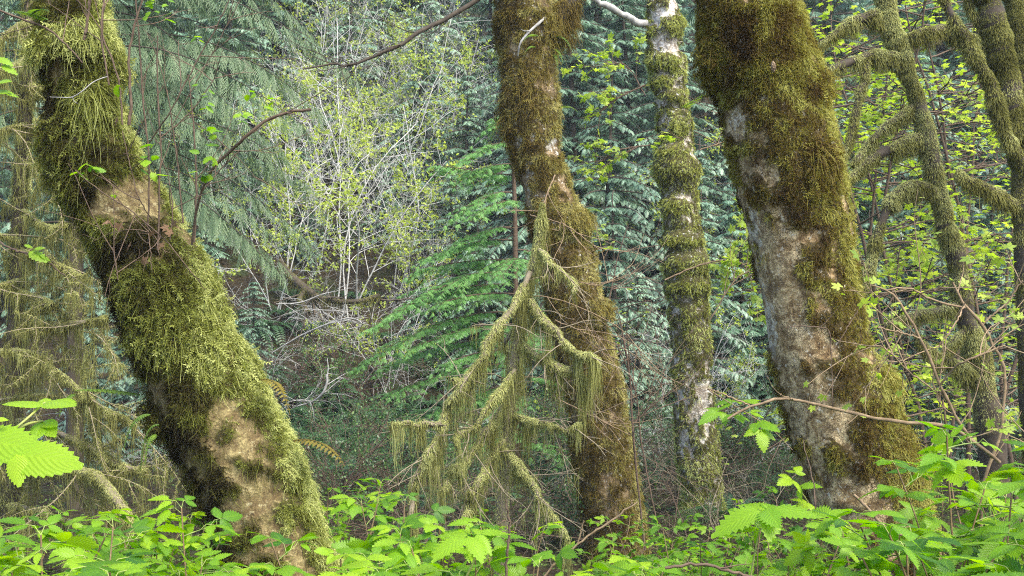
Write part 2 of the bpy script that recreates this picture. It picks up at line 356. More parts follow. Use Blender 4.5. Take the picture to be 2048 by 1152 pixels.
M['litter'] = mat_leaf('litter', [(0.0, (0.030, 0.024, 0.012)), (0.5, (0.055, 0.075, 0.02)), (1.0, (0.11, 0.19, 0.035))], 0.3, 0.6, 0.2)

# ------------------------------------------------------------------ the ground: one sheet, flat in front, then a steep forested slope
def build_ground():
    xs = np.concatenate([np.linspace(-75, -34, 12), np.linspace(-32, 32, 215), np.linspace(34, 75, 12)])
    ys = np.concatenate([np.linspace(-14, -2, 8), np.linspace(0, 46, 165), np.linspace(47, 62, 14)])
    X, Y = np.meshgrid(xs, ys); Z = ground_z(X, Y)
    nx, ny = len(xs), len(ys)
    i = (np.arange(ny-1)[:, None]*nx+np.arange(nx-1)[None])
    Q = np.stack([i, i+1, i+nx+1, i+nx], -1).reshape(-1, 4)
    o = mk('ground', np.stack([X, Y, Z], -1).reshape(-1, 3), Q, M['ground'])
    o['kind'] = 'structure'
build_ground()

# ------------------------------------------------------------------ damp air between here and the slope
def build_haze():
    c = [(x, y, z) for z in (-3.0, 52.0) for y in (-16.0, 64.0) for x in (-78.0, 78.0)]
    Q = np.array([(0, 2, 3, 1), (4, 5, 7, 6), (0, 1, 5, 4), (2, 6, 7, 3), (0, 4, 6, 2), (1, 3, 7, 5)])
    m, t, N = nodes('damp_air'); v = N('VolumePrincipled'); v.inputs['Density'].default_value = 0.0009; v.inputs['Color'].default_value = (0.80, 0.92, 1.0, 1)
    out = N('OutputMaterial'); t.links.new(v.outputs[0], out.inputs['Volume'])
    o = mk('haze', np.array(c), Q, m, smooth=False); o['kind'] = 'stuff'
build_haze()
# ------------------------------------------------------------------ moss-covered trunks
def blobs(px, py, lst):
    s = np.zeros_like(px, float)
    for cx, cy, rx, ry, v, *a in lst:
        dx, dy = px-cx, py-cy
        if a: c, q = math.cos(R(a[0])), math.sin(R(a[0])); dx, dy = dx*c+dy*q, -dx*q+dy*c
        s += v*np.exp(-((dx/rx)**2+(dy/ry)**2)**1.6)
    return s
def frond(kind):
    """a feathery moss shoot: bent stem with side barbs"""
    t = Tm(); n = 5; g = random.Random(kind)
    pts = [np.array([0., 0, 0])]; d = np.array([1.0, 0, 0.25])
    for k in range(n):
        d = d+np.array([-0.05, g.uniform(-.35, .35), -0.22]); d /= np.linalg.norm(d); pts.append(pts[-1]+d*0.22)
    for k in range(n):
        t.strip(pts[k], pts[k+1], 0.10*(1-.12*k), 0.10*(1-.12*(k+1)), -0.14+0.05*k, -0.09+0.05*k, (g.uniform(-.5, .5), g.uniform(-.5, .5), 1))
        if k:
            for s in (-1, 1):
                e = pts[k]+np.array([0.16, s*(0.24-0.025*k), g.uniform(-.10, .08)])
                t.diamond(pts[k], e, 0.085, 0.5, 0.02+0.04*k, (0, 0, 1), 0.01)
    return t.get()
FROND = [frond(k) for k in range(5)]

def trunk_grid(rows, D, NS=170, NT=84, rough=0.05, moss=(), cushion=(), thick=0.03, white=(), base=0.5, up=300, fs=1.0, knots=(), seed=0):
    r = np.array(rows, float)
    top = np.array([[-up, *(r[0, 1:]+(r[0, 1:]-r[2, 1:])*up/(r[2, 0]-r[0, 0]))]])
    gy = HOR+HC*F/D; last = r[-1]; dl = (r[-1]-r[-3])/(r[-1, 0]-r[-3, 0])
    ext = []
    if gy > last[0]+30:
        for f in (0.5, 1.0):
            y = last[0]+(gy-last[0])*f; w_ = (last[2]-last[1])*(0.10*f)
            ext.append([y, last[1]+dl[1]*(y-last[0])*0.6-w_, last[2]+dl[2]*(y-last[0])*0.6+w_])
    e = ext[-1] if ext else last
    ext.append([e[0]+0.25*F/D, e[1]-20, e[2]+20])
    r = np.vstack([top, r, ext]); k = spline(r, NS)
    c = np.stack([((k[:, 1]+k[:, 2])/2-1024)/F*D, np.full(NS, D), HC+(HOR-k[:, 0])/F*D], -1)
    rad = (k[:, 2]-k[:, 1])/2/F*D
    th = np.linspace(0, 2*np.pi, NT, endpoint=False)
    dirv = np.stack([np.cos(th), np.sin(th), 0*th], -1)
    G = c[:, None]+rad[:, None, None]*dirv[None]
    px, py = pix(G)
    nz = fbm(G*np.array([5, 5, 3.0])*fs, 4, seed+1)-0.5
    nb = fbm(G*np.array([1.6, 1.6, 1.1])*fs, 3, seed+9)-0.5
    n2 = fbm(G*16*fs, 4, seed+5)-0.5
    m = base+blobs(px, py, moss)*0.62+nz*1.9+n2*2.8
    Mm = np.clip((m-0.40)/0.22, 0, 1)
    cu = np.clip(blobs(px, py, cushion), 0, 1.4)
    Mm = np.maximum(Mm, np.clip(cu*2-0.5+n2*0.8, 0, 1))
    kn = blobs(px, py, knots)
    disp = rad[:, None]*(rough*2*nb+0.5*rough*nz)+thick*Mm*(0.55+1.1*(n2+0.5)*0.6)+cu*thick*2.2+kn
    G = G+disp[..., None]*dirv[None]
    W = blobs(px, py, white)
    return dict(G=G, M=Mm, W=W, px=px, py=py, th=th, n2=n2, nz=nz, cu=cu, c=c, rad=rad)
def grid_mesh(g, name, mat, parent):
    NS, NT = g['M'].shape
    i = np.arange(NS-1)[:, None]*NT; j = np.arange(NT)[None]; k = (j+1) % NT
    Q = np.stack([i+j, i+NT+j, i+NT+k, i+k], -1).reshape(-1, 4)
    V = g['G'].reshape(-1, 3)
    # closed top
    tv = len(V); V = np.vstack([V, g['G'][0].mean(0)]); jj = np.arange(0, NT, 2)
    Q = np.vstack([Q, np.stack([jj, (jj+1) % NT, (jj+2) % NT, 0*jj+tv], -1)])
    ap = lambda a: np.concatenate([a.ravel(), [0]])
    return mk(name, V, Q, mat, parent, {'moss': ap(g['M']), 'white': ap(np.clip(g['W'], -1, 1.5)), 'rnd': 0*ap(g['M'])+.5})
def sample(g, n, wgt=None, back=0.25):
    """n random places on a trunk grid, chosen by moss cover: position, normal, photo place, moss"""
    NS, NT = g['M'].shape; G = g['G']
    ok = 0; out = [[] for _ in range(4)]
    while ok < n:
        k = n*3; s = rng.uniform(0, NS-1.001, k); t = rng.uniform(0, NT, k)
        i = s.astype(int); j = t.astype(int) % NT; fs, ft = (s-i)[:, None], (t-np.floor(t))[:, None]; j2 = (j+1) % NT
        p = (G[i, j]*(1-fs)+G[i+1, j]*fs)*(1-ft)+(G[i, j2]*(1-fs)+G[i+1, j2]*fs)*ft
        m = g['M'][i, j]; px, py = pix(p)
        wv = m*(1.0 if wgt is None else wgt(px, py))
        a = g['th'][j]; wv = wv*np.where(np.sin(a) < 0.45, 1, back)*np.clip(g['rad'][i]/g['rad'].max(), .3, 1)
        wv = wv*np.where((py > -140) & (py < 1300), 1, 0.08)
        keep = rng.uniform(0, 1, k) < np.clip(wv, 0, 1)
        tn = unit(G[i+1, j]-G[i, j]); tt = unit(G[i, j2]-G[i, j]); nn = unit(np.cross(tn, tt))
        nn = np.where((np.sum(nn*np.stack([np.cos(a), np.sin(a), 0*a], -1), -1) < 0)[:, None], -nn, nn)
        for q, v in zip(out, (p, nn, np.stack([px, py], -1), m)): q.append(v[keep])
        ok += keep.sum()
    return [np.concatenate(q)[:n] for q in out]
HANG = 0.36
def moss_coat(g, name, mat, parent, n, size, tint, lenf=None, n_long=0, long_len=(0.06, 0.16), long_w=0.004, hang=(), wgt=None, down=0.55):
    acc = Acc()
    p, nn, px, m = sample(g, n, wgt)
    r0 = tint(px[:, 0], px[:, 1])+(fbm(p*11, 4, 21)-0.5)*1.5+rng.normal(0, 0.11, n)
    lf = 1.0 if lenf is None else lenf(px[:, 0], px[:, 1])
    S = rng.uniform(0.65, 1.35, n)*size*lf*(0.5+0.5*m)
    X = nn*rng.uniform(0.15, 0.8, (n, 1))+np.array([0, 0, -down])+rng.normal(0, 0.42, (n, 3))
    kk = rng.integers(0, len(FROND), n)
    for q in range(len(FROND)):
        s = kk == q; scatter(acc, FROND[q], p[s]-nn[s]*0.004, X[s], nn[s]+rng.normal(0, .5, (s.sum(), 3)), S[s], r0[s])
    if n_long:
        p, nn, px, m = sample(g, n_long, wgt)
        r0 = tint(px[:, 0], px[:, 1])+(fbm(p*11, 4, 21)-0.5)*1.5+rng.normal(0, 0.13, n_long)+0.03
        ribbons(acc, p, nn*0.8+rng.normal(0, .45, (n_long, 3))+np.array([0, 0, -.35]), rng.uniform(*long_len, n_long)*.5, rng.uniform(.6, 1.2, n_long)*long_w, 5, 0.7, 0.22, r0, 0.16)
    # hanging beards: (px, py, half width, half height, strands, length range, tint)
    for cx, cy, rx, ry, ns, (l0, l1), tv in hang:
        NS, NT = g['M'].shape
        d = ((g['px']-cx)/rx)**2+((g['py']-cy)/ry)**2+np.where(np.sin(g['th'])[None] < 0.1, 0, 99)
        cand = np.argwhere(d < 1)
        if len(cand) == 0: continue
        ns = int(ns*.5); c = cand[rng.integers(0, len(cand), ns)]; a = g['th'][c[:, 1]]
        p = g['G'][c[:, 0], c[:, 1]]+rng.normal(0, .012, (ns, 3)); nn = np.stack([np.cos(a), np.sin(a), 0*a], -1)
        dd = d[c[:, 0], c[:, 1]]
        cl = fbm(p*np.array([26, 26, 5]), 2, 33)
        ribbons(acc, p+nn*0.01, nn*0.50+rng.normal(0, .30, (ns, 3))+np.array([0, 0, -.35]), rng.uniform(l0, l1, ns)*HANG*(1.1-.6*dd)*(0.25+1.3*cl), 0.0040, 8, 1.0, 0.17,
                tv+(cl-.5)*.9+rng.normal(0, .08, ns), 0.25)
        pf = p+nn*0.015
        for q in range(5):
            s_ = slice(q, None, 4); k = len(pf[s_])
            scatter(acc, FROND[q], pf[s_]-np.array([0, 0, 1.0])*rng.uniform(0, .5*l1*HANG, (k, 1)), nn[s_]*0.45+rng.normal(0, .45, (k, 3))+[0, 0, -.7], nn[s_]+rng.normal(0, .5, (k, 3)), size*rng.uniform(1.0, 2.2, k), tv+rng.normal(.02, .14, k))
    return acc.build(name, mat, parent)

# --- leaning maple, foreground left
DL = 5.5
rows = [(0, 84, 196), (50, 96, 204), (100, 98, 216), (200, 100, 232), (300, 112, 264), (400, 158, 322), (500, 204, 388), (600, 246, 424), (700, 284, 470),
        (800, 315, 518), (900, 362, 570), (1000, 406, 606), (1100, 436, 644), (1152, 460, 672)]
lt = thing('maple_tree', 'leaning maple trunk at left with shaggy yellow green moss and tan bark patches', 'tree', P(600, HOR+HC*F/DL, DL))
gL = trunk_grid(rows, DL, thick=0.024, base=0.80, rough=0.06, seed=2,
    moss=[(240, 385, 30, 50, -.8, 20), (265, 330, 26, 30, -.3), (345, 470, 40, 22, -.5), (385, 590, 34, 22, -1.1), (455, 870, 80, 95, -1.1, 55), (510, 1010, 95, 120, -1.2, 50), (410, 810, 50, 50, -.6), (360, 930, 25, 90, .3, -20), (300, 780, 30, 60, -.5, -20), (560, 1120, 60, 60, -.6),
          (330, 770, 40, 60, -.5), (430, 690, 30, 30, .4), (600, 960, 48, 200, 1.2, -20), (535, 800, 48, 130, 1.1, -25), (150, 300, 40, 60, -.3), (640, 1100, 50, 80, .5)],
    white=[(500, 1000, 60, 30, .45), (470, 860, 60, 40, .25), (245, 370, 40, 50, .2)],
    cushion=[(165, 75, 36, 34, .75), (108, 90, 24, 30, .6), (215, 110, 22, 40, .3), (400, 560, 30, 60, .3), (470, 740, 40, 80, .35), (575, 940, 34, 120, .6, -20), (520, 770, 30, 90, .5, -25), (330, 640, 60, 60, .3)],
    knots=[(120, 200, 30, 60, -.05), (330, 500, 40, 30, -.035), (425, 905, 30, 12, .02)])
grid_mesh(gL, 'trunk', M['bark_left'], lt)
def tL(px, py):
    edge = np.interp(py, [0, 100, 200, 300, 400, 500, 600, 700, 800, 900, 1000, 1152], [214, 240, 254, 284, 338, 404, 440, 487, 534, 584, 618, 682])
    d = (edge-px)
    t = 0.30+0.58*np.exp(-(np.maximum(d, 0)/52.0)**1.3)-0.12*np.clip((d-110)/90, 0, 1)  # right edge painted lit and far side shaded, over yellow green moss
    return t+blobs(px, py, [(150, 65, 70, 50, .25), (90, 230, 50, 120, -.25), (310, 500, 80, 45, -.25), (250, 520, 40, 60, -.15), (270, 760, 60, 90, -.12), (330, 840, 60, 80, -.12), (400, 940, 50, 100, -.10), (420, 690, 45, 80, .22), (190, 190, 40, 70, .1), (560, 1080, 90, 50, .1), (250, 470, 40, 20, .15)])  # negative blobs put shade of underside and hollows into the tint
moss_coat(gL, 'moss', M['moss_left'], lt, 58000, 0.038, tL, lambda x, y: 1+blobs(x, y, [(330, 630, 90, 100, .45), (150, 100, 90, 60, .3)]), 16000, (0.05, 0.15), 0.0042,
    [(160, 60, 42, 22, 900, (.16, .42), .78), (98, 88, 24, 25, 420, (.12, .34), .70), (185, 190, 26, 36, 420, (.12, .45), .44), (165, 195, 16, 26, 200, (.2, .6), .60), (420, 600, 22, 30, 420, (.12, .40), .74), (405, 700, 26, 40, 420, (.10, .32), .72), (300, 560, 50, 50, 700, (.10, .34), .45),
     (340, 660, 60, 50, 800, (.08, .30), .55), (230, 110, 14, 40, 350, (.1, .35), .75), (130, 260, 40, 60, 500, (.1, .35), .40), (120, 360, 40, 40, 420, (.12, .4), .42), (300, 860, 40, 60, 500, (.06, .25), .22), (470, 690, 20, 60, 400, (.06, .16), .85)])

# --- middle trunk, moss all over
DM = 10.0
rows = [(0, 994, 1104), (50, 999, 1104), (100, 1004, 1105), (200, 1012, 1111), (300, 1026, 1120), (350, 1040, 1133), (400, 1052, 1150), (450, 1062, 1170), (500, 1075, 1182), (600, 1095, 1202), (700, 1118, 1222),
        (800, 1138, 1243), (900, 1148, 1262), (1000, 1163, 1278), (1100, 1180, 1292)]
mt = thing('maple_tree', 'straighter mossy trunk in the middle with brown moss and forked top', 'tree', P(1240, HOR+HC*F/DM, DM))
gM = trunk_grid(rows, DM, thick=0.02, base=0.86, seed=5, rough=0.05,
    moss=[(1025, 95, 8, 30, -.9), (1040, 285, 10, 28, -.8), (1075, 280, 18, 12, -.8), (1105, 285, 9, 18, -.7), (1110, 165, 14, 25, -.6), (1050, 370, 10, 40, -.9), (1055, 320, 12, 25, -.7), (1155, 1000, 12, 60, -.4), (1150, 780, 12, 50, -.7), (1130, 680, 10, 60, -.5)],
    white=[(1040, 285, 30, 60, 1.0), (1075, 280, 40, 30, .9), (1105, 285, 20, 40, .9), (1050, 370, 20, 60, .9), (1025, 100, 20, 60, .8), (1140, 780, 40, 90, .4)],
    cushion=[(1150, 440, 34, 28, 1.2), (1195, 615, 26, 22, .9), (1020, 235, 16, 60, .7), (1100, 205, 16, 50, .4), (1085, 40, 40, 30, .4), (1010, 60, 20, 40, .5), (1235, 770, 18, 40, .5)],
    knots=[(1160, 480, 24, 20, -.05), (1200, 660, 18, 25, -.04)])
grid_mesh(gM, 'trunk', M['bark_mid'], mt)
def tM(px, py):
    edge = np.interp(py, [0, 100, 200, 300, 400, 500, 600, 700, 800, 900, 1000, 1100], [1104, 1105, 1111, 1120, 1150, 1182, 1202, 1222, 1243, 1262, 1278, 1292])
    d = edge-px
    return 0.46+0.34*np.exp(-np.maximum(d, 0)/22.0)-0.06*np.clip((d-60)/40, 0, 1)+blobs(px, py, [(1150, 435, 40, 30, .3), (1195, 605, 25, 25, .3), (1200, 900, 60, 120, -.10), (1220, 1020, 50, 90, -.12)])  # lit right edge and darker left side painted into the moss tint
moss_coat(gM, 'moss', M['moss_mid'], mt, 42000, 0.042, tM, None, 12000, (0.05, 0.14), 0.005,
    [(1150, 430, 28, 16, 500, (.12, .42), .62), (1195, 610, 22, 14, 320, (.12, .40), .62), (1095, 60, 16, 50, 320, (.15, .5), .55), (1020, 230, 12, 50, 260, (.1, .35), .45), (1060, 180, 30, 50, 300, (.1, .35), .45), (1170, 780, 40, 60, 300, (.08, .3), .4), (1185, 480, 8, 40, 200, (.08, .25), .6)])
acc = Acc(); am = Acc()
def limb_moss(am, pts, rad, dens, ln, tint=0.5, w=0.006, under=1.0, gap=0.0, seedv=0):
    """short fuzz all round a limb, longer under it"""
    pts = np.asarray(pts, float); seg = np.diff(pts, axis=0); sl_ = np.linalg.norm(seg, axis=1); tot = sl_.sum()
    n = int(dens*tot); u = rng.uniform(0, len(seg)-1e-6, n); k = u.astype(int); f = (u-k)[:, None]
    c = pts[k]+seg[k]*f; rr = np.interp(u, np.arange(len(pts)), np.broadcast_to(rad, (len(pts),)))
    t = unit(seg[k]); q = rng.normal(size=(n, 3)); q = unit(q-np.sum(q*t, -1, keepdims=True)*t)
    dn = np.clip(-q[:, 2], 0, 1)
    keep = fbm(c*6, 2, 40+seedv)+rng.uniform(-.1, .1, n) > gap
    c, rr, t, q, dn = c[keep], rr[keep], t[keep], q[keep], dn[keep]; n = len(c)
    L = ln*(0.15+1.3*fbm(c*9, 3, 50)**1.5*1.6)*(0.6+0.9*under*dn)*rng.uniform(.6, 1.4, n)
    r0 = tint+(fbm(c*8, 3, 60)-.5)*.7+0.20*np.clip(q[:, 2], -1, 1)+rng.normal(0, .06, n)  # tops painted lighter and undersides darker, as light from above would
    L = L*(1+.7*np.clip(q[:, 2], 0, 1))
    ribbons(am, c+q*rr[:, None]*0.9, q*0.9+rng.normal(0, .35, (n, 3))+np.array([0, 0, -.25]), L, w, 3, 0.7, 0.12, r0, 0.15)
def drapes(am, pts, n, ln, tint=0.5, w=0.006, per=18, width=0.05, big=0.5):
    """curtains of moss strands hanging from places along a limb"""
    pts = np.asarray(pts, float); u = rng.uniform(0, len(pts)-1.001, n); k = u.astype(int)
    c = pts[k]+(pts[k+1]-pts[k])*(u-k)[:, None]; tdir = unit(pts[k+1]-pts[k])
    Lc = ln*rng.uniform(.25, 1.0, n)**1.3
    nn = rng.integers(per//2, per+1, n); idx = np.repeat(np.arange(n), nn); m = len(idx)
    off = rng.normal(0, 1, m)
    B = c[idx]+tdir[idx]*(off*width*0.6)[:, None]+rng.normal(0, .012, (m, 3))
    D = np.array([0, 0, -1.0])+rng.normal(0, .10, (m, 3))-tdir[idx]*(off*0.10)[:, None]
    ribbons(am, B, D, Lc[idx]*rng.uniform(.35, 1.0, m)*np.exp(-off**2*.2), w*rng.uniform(.6, 1.3, m), 5, 0.1, 0.045, tint+rng.normal(0, .12, n)[idx]+rng.normal(0, .07, m), -0.18)
fk = spline([P(1085, 75, DM), P(1108, 50, DM), P(1128, 25, DM), P(1143, 0, DM), P(1160, -60, DM), P(1185, -200, DM)], 22)
tube(acc, fk, np.linspace(.13, .065, 22), 12, .5); acc.build('branch', M['wood_dark'], mt)
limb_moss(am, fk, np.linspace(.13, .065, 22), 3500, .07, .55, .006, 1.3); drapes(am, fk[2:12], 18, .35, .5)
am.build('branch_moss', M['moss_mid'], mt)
acc = Acc(); st = spline([P(1036, 112, 9.6), P(1040, 88, 9.55), P(1056, 66, 9.6), P(1085, 40, 9.75), P(1105, 20, 9.95)], 14)
tube(acc, st, np.linspace(.006, .016, 14), 7); tube(acc, spline([st[7], P(1048, 62, 9.5), P(1041, 58, 9.45)], 5), np.linspace(.006, .003, 5), 5)
acc.build('dead_branch', M['twig_pale'], mt)

# --- pale alder with cushions of moss
DA = 12.5
rows = [(0, 1301, 1349), (50, 1303, 1353), (100, 1300, 1357), (150, 1310, 1364), (200, 1316, 1366), (250, 1322, 1374), (300, 1322, 1380), (400, 1331, 1388), (500, 1337, 1400), (600, 1342, 1408), (700, 1350, 1415), (800, 1354, 1420), (900, 1360, 1430), (990, 1370, 1436)]
at_ = thing('alder_tree', 'slender pale barked alder with stacked green moss cushions', 'tree', P(1410, HOR+HC*F/DA, DA))
cush = [(1331, 45, 22, 22, 1.0), (1332, 122, 32, 16, 1.0), (1330, 160, 22, 14, .7), (1340, 195, 26, 14, .8), (1356, 245, 26, 20, .8), (1348, 300, 34, 14, .9), (1350, 338, 36, 30, 1.2), (1360, 415, 32, 22, 1.0), (1362, 445, 26, 12, .5), (1370, 478, 34, 20, 1.0), (1370, 525, 40, 22, 1.3), (1372, 572, 38, 22, 1.1), (1375, 625, 30, 26, .6), (1385, 690, 30, 30, .3), (1410, 885, 18, 14, .7), (1395, 955, 34, 26, .5), (1370, 760, 24, 40, .2)]
cush = [(a+rng.uniform(-9, 9), b+rng.uniform(-4, 4), c*rng.uniform(.6, 1.0), d*rng.uniform(.8, 1.3), e*rng.uniform(.6, 1.1)) for a, b, c, d, e in cush]
gA = trunk_grid(rows, DA, NS=240, thick=0.050, base=0.62, seed=8, rough=0.05, fs=1.3, cushion=cush, moss=[(1330, 10, 40, 30, -.6), (1325, 85, 40, 14, -.6), (1318, 220, 12, 60, -.5), (1335, 385, 26, 14, -.5), (1395, 830, 50, 60, -.25), (1378, 620, 30, 70, .35), (1380, 720, 34, 70, .2), (1345, 300, 34, 80, .12), (1410, 940, 40, 50, .2)],
    white=[(1315, 90, 30, 60, 1.0), (1330, 20, 40, 40, 1.0), (1330, 230, 20, 70, .9), (1335, 390, 22, 50, 1.0), (1350, 500, 30, 60, .8), (1390, 800, 50, 60, .2), (1395, 900, 40, 50, .4)])
grid_mesh(gA, 'trunk', M['bark_alder'], at_)
def tA(px, py): return 0.64+blobs(px, py, [(a, b-0.5*d, c*1.1, d*.7, .22) for a, b, c, d, e in cush])-blobs(px, py, [(a, b+.75*d, c, d*.4, .16) for a, b, c, d, e in cush])  # cushion tops painted lit, with a shaded band below each
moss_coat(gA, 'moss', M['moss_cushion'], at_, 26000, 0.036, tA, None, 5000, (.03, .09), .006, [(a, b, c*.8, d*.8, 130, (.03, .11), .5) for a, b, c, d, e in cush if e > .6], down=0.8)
acc = Acc(); wb = spline([P(1300, 50, DA), P(1275, 45, DA-.1), P(1245, 28, DA-.2), P(1210, 10, DA-.3), P(1170, -10, DA-.4), P(1110, -60, DA-.6)], 18)
wb[1:-1] += rng.normal(0, .008, (16, 3)); tube(acc, wb, np.linspace(.050, .026, 18)*rng.uniform(.85, 1.15, 18), 8, .45); acc.build('branch', M['twig_white'], at_)

# --- big trunk, foreground right
DR = 5.8
rows = [(0, 1404, 1588), (50, 1408, 1600), (100, 1413, 1618), (150, 1424, 1628), (200, 1442, 1642), (300, 1461, 1668), (400, 1482, 1686), (500, 1506, 1698), (600, 1526, 1712), (700, 1542, 1738),
        (800, 1566, 1782), (900, 1592, 1808), (1000, 1622, 1848), (1100, 1656, 1872), (1152, 1682, 1894)]
rt = thing('maple_tree', 'thick trunk on the right with pale cracked bark and brown olive moss', 'tree', P(1800, HOR+HC*F/DR, DR))
gR = trunk_grid(rows, DR, thick=0.016, base=0.62, seed=12, rough=0.035,
    moss=[(1500, 60, 120, 130, .7), (1600, 200, 90, 160, .6), (1640, 350, 60, 120, .6), (1470, 150, 50, 60, .4), (1475, 240, 22, 35, -1.2), (1510, 300, 40, 60, -.55), (1530, 450, 45, 90, -1.3, -25), (1610, 468, 60, 22, -1.3, 5), (1590, 360, 30, 90, .4), (1640, 420, 50, 40, .3),
          (1560, 560, 60, 60, -.55), (1560, 640, 60, 80, -1.0), (1620, 650, 60, 60, -.7), (1600, 780, 70, 110, -.85), (1640, 900, 60, 120, -.9), (1690, 1060, 70, 120, -.9), (1750, 1110, 60, 60, -.8), (1700, 760, 30, 120, -.1), (1760, 800, 60, 110, .75, -15), (1720, 600, 25, 140, .7), (1810, 960, 50, 120, .8, -20), (1740, 930, 40, 90, .15), (1690, 520, 30, 80, .5)],
    white=[(1472, 240, 22, 40, 1.2), (1524, 560, 16, 170, .9, -10), (1540, 690, 14, 90, 1.1), (1512, 450, 24, 50, .8), (1610, 465, 60, 20, .35), (1600, 860, 30, 120, .5, -15), (1690, 1080, 50, 60, .4), (1510, 290, 40, 60, .4)],
    cushion=[(1625, 150, 24, 50, .55), (1765, 770, 34, 45, .8), (1420, 130, 30, 60, .5), (1820, 960, 26, 90, .45), (1700, 430, 20, 80, .35), (1640, 300, 30, 60, .2)],
    knots=[(1690, 1010, 40, 10, .02), (1690, 1026, 36, 6, -.025), (1700, 640, 14, 60, -.015)])
grid_mesh(gR, 'trunk', M['bark_right'], rt)
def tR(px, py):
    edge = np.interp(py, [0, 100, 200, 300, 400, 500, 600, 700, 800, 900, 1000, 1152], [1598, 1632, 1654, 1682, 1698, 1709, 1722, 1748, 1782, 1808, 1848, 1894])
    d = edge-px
    return 0.40+0.36*np.exp(-np.maximum(d, 0)/32.0)+.04+blobs(px, py, [(1560, 170, 50, 60, .10), (1640, 260, 40, 40, .12), (1435, 130, 30, 60, .14), (1500, 90, 60, 70, -.12), (1620, 380, 50, 40, -.08), (1765, 770, 40, 50, .28), (1740, 700, 20, 60, .1), (1815, 960, 26, 70, .28, -20), (1480, 20, 80, 40, -.08)])  # right edge lightened in the tint as if lit from above
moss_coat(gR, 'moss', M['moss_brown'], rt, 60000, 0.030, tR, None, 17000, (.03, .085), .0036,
    [(1765, 745, 24, 24, 700, (.08, .28), .70), (1810, 910, 16, 40, 600, (.12, .45), .70), (1430, 130, 20, 50, 350, (.06, .2), .5), (1640, 150, 12, 50, 350, (.05, .18), .6), (1640, 330, 30, 60, 500, (.06, .22), .45), (1790, 870, 20, 50, 350, (.08, .3), .5)])
# ------------------------------------------------------------------ moss-hung maples on the right
def px_path(lst, n=24):
    """lst of (px, py, depth, radius in photo pixels)"""
    k = spline(lst, n); return np.stack([(k[:, 0]-1024)/F*k[:, 1+1], k[:, 2], HC+(HOR-k[:, 1])/F*k[:, 2]], -1), np.maximum(k[:, 3], .4)/F*k[:, 2]
def limbed_tree(t, limbs, mat, fuzz=8000, ln=.030, tint=.66, gap=0.34, drape=7, dl=.22, w=.006):
    first = True
    for lst in limbs:
        n = 44 if first else 26
        pts, rad = px_path(lst, n); a = Acc(); pts = pts+(fbm(pts*5, 2, 77)[:, None]-.5)*0.05
        rad = rad*(.82 if first else .74)*(.6+.8*fbm(pts*9, 3, 78)); pts = pts+(fbm(pts*11, 2, 79)[:, None]-.5)*.05*np.array([1, .5, 1]); tube(a, pts, rad*.86, 12 if first else 8, .5)
        nm = 'trunk' if first else 'limb'
        b = a.build(nm, M['wood_dark'], t)
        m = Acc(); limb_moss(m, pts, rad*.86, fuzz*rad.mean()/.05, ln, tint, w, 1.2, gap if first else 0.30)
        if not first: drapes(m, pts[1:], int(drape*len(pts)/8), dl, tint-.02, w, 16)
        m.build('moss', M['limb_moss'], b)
        first = False
t5 = thing('maple_tree', 'thin maple with arching moss hung limbs behind the thick right trunk', 'tree', P(1990, HOR+HC*F/9, 9.0))
limbed_tree(t5, [
    [(1745, -150, 9, 24), (1768, 0, 9, 24), (1785, 55, 9, 22), (1808, 115, 9, 22), (1832, 200, 9, 20), (1850, 275, 9, 24), (1880, 390, 9, 24), (1900, 470, 9, 24), (1918, 560, 9, 25), (1940, 660, 9, 28), (1965, 750, 9, 34), (1985, 900, 9, 38), (1992, 1060, 9, 44), (1995, 1210, 9, 55)],
    [(1818, 118, 9, 15), (1775, 112, 8.95, 16), (1735, 112, 8.9, 15), (1690, 128, 8.8, 13), (1640, 155, 8.7, 10), (1590, 185, 8.6, 6)],
    [(1735, 118, 8.9, 11), (1730, 160, 8.85, 11), (1715, 200, 8.8, 11), (1708, 245, 8.8, 10), (1697, 290, 8.75, 9), (1685, 320, 8.7, 6)],
    [(1828, 212, 9, 14), (1800, 235, 8.95, 14), (1762, 262, 8.9, 13), (1730, 300, 8.9, 12), (1705, 335, 8.85, 8)],
    [(1850, 275, 9, 17), (1815, 285, 8.95, 17), (1775, 300, 8.9, 16), (1735, 325, 8.85, 14), (1700, 355, 8.8, 11), (1660, 380, 8.7, 6)],
    [(1768, 35, 9, 14), (1740, 32, 8.95, 15), (1700, 45, 8.9, 13), (1668, 70, 8.85, 8), (1640, 90, 8.8, 4)],
    [(1885, 412, 9, 18), (1868, 384, 8.95, 17), (1835, 370, 8.9, 18), (1800, 382, 8.85, 17), (1775, 412, 8.8, 15), (1760, 455, 8.8, 13), (1748, 500, 8.8, 12), (1735, 545, 8.75, 12), (1725, 600, 8.7, 9), (1715, 640, 8.7, 5)],
    [(1805, 78, 9, 9), (1840, 66, 9, 13), (1890, 62, 9.05, 14), (1935, 78, 9.1, 14), (1975, 92, 9.1, 12)],
    [(1940, 650, 9, 13), (1900, 690, 8.9, 12), (1870, 735, 8.8, 12), (1850, 700, 8.7, 14), (1835, 670, 8.65, 9)],
    [(1965, 760, 9, 18), (1915, 735, 8.9, 16), (1880, 715, 8.85, 12), (1850, 680, 8.8, 7)],
    [(1930, 610, 9, 12), (1880, 620, 8.9, 12), (1820, 630, 8.8, 10), (1770, 650, 8.8, 7)],
], M['limb_moss'])
t6 = thing('maple_tree', 'dark mossy maple trunk at the right edge with a long slanting limb', 'tree', P(2090, HOR+HC*F/8.4, 8.4))
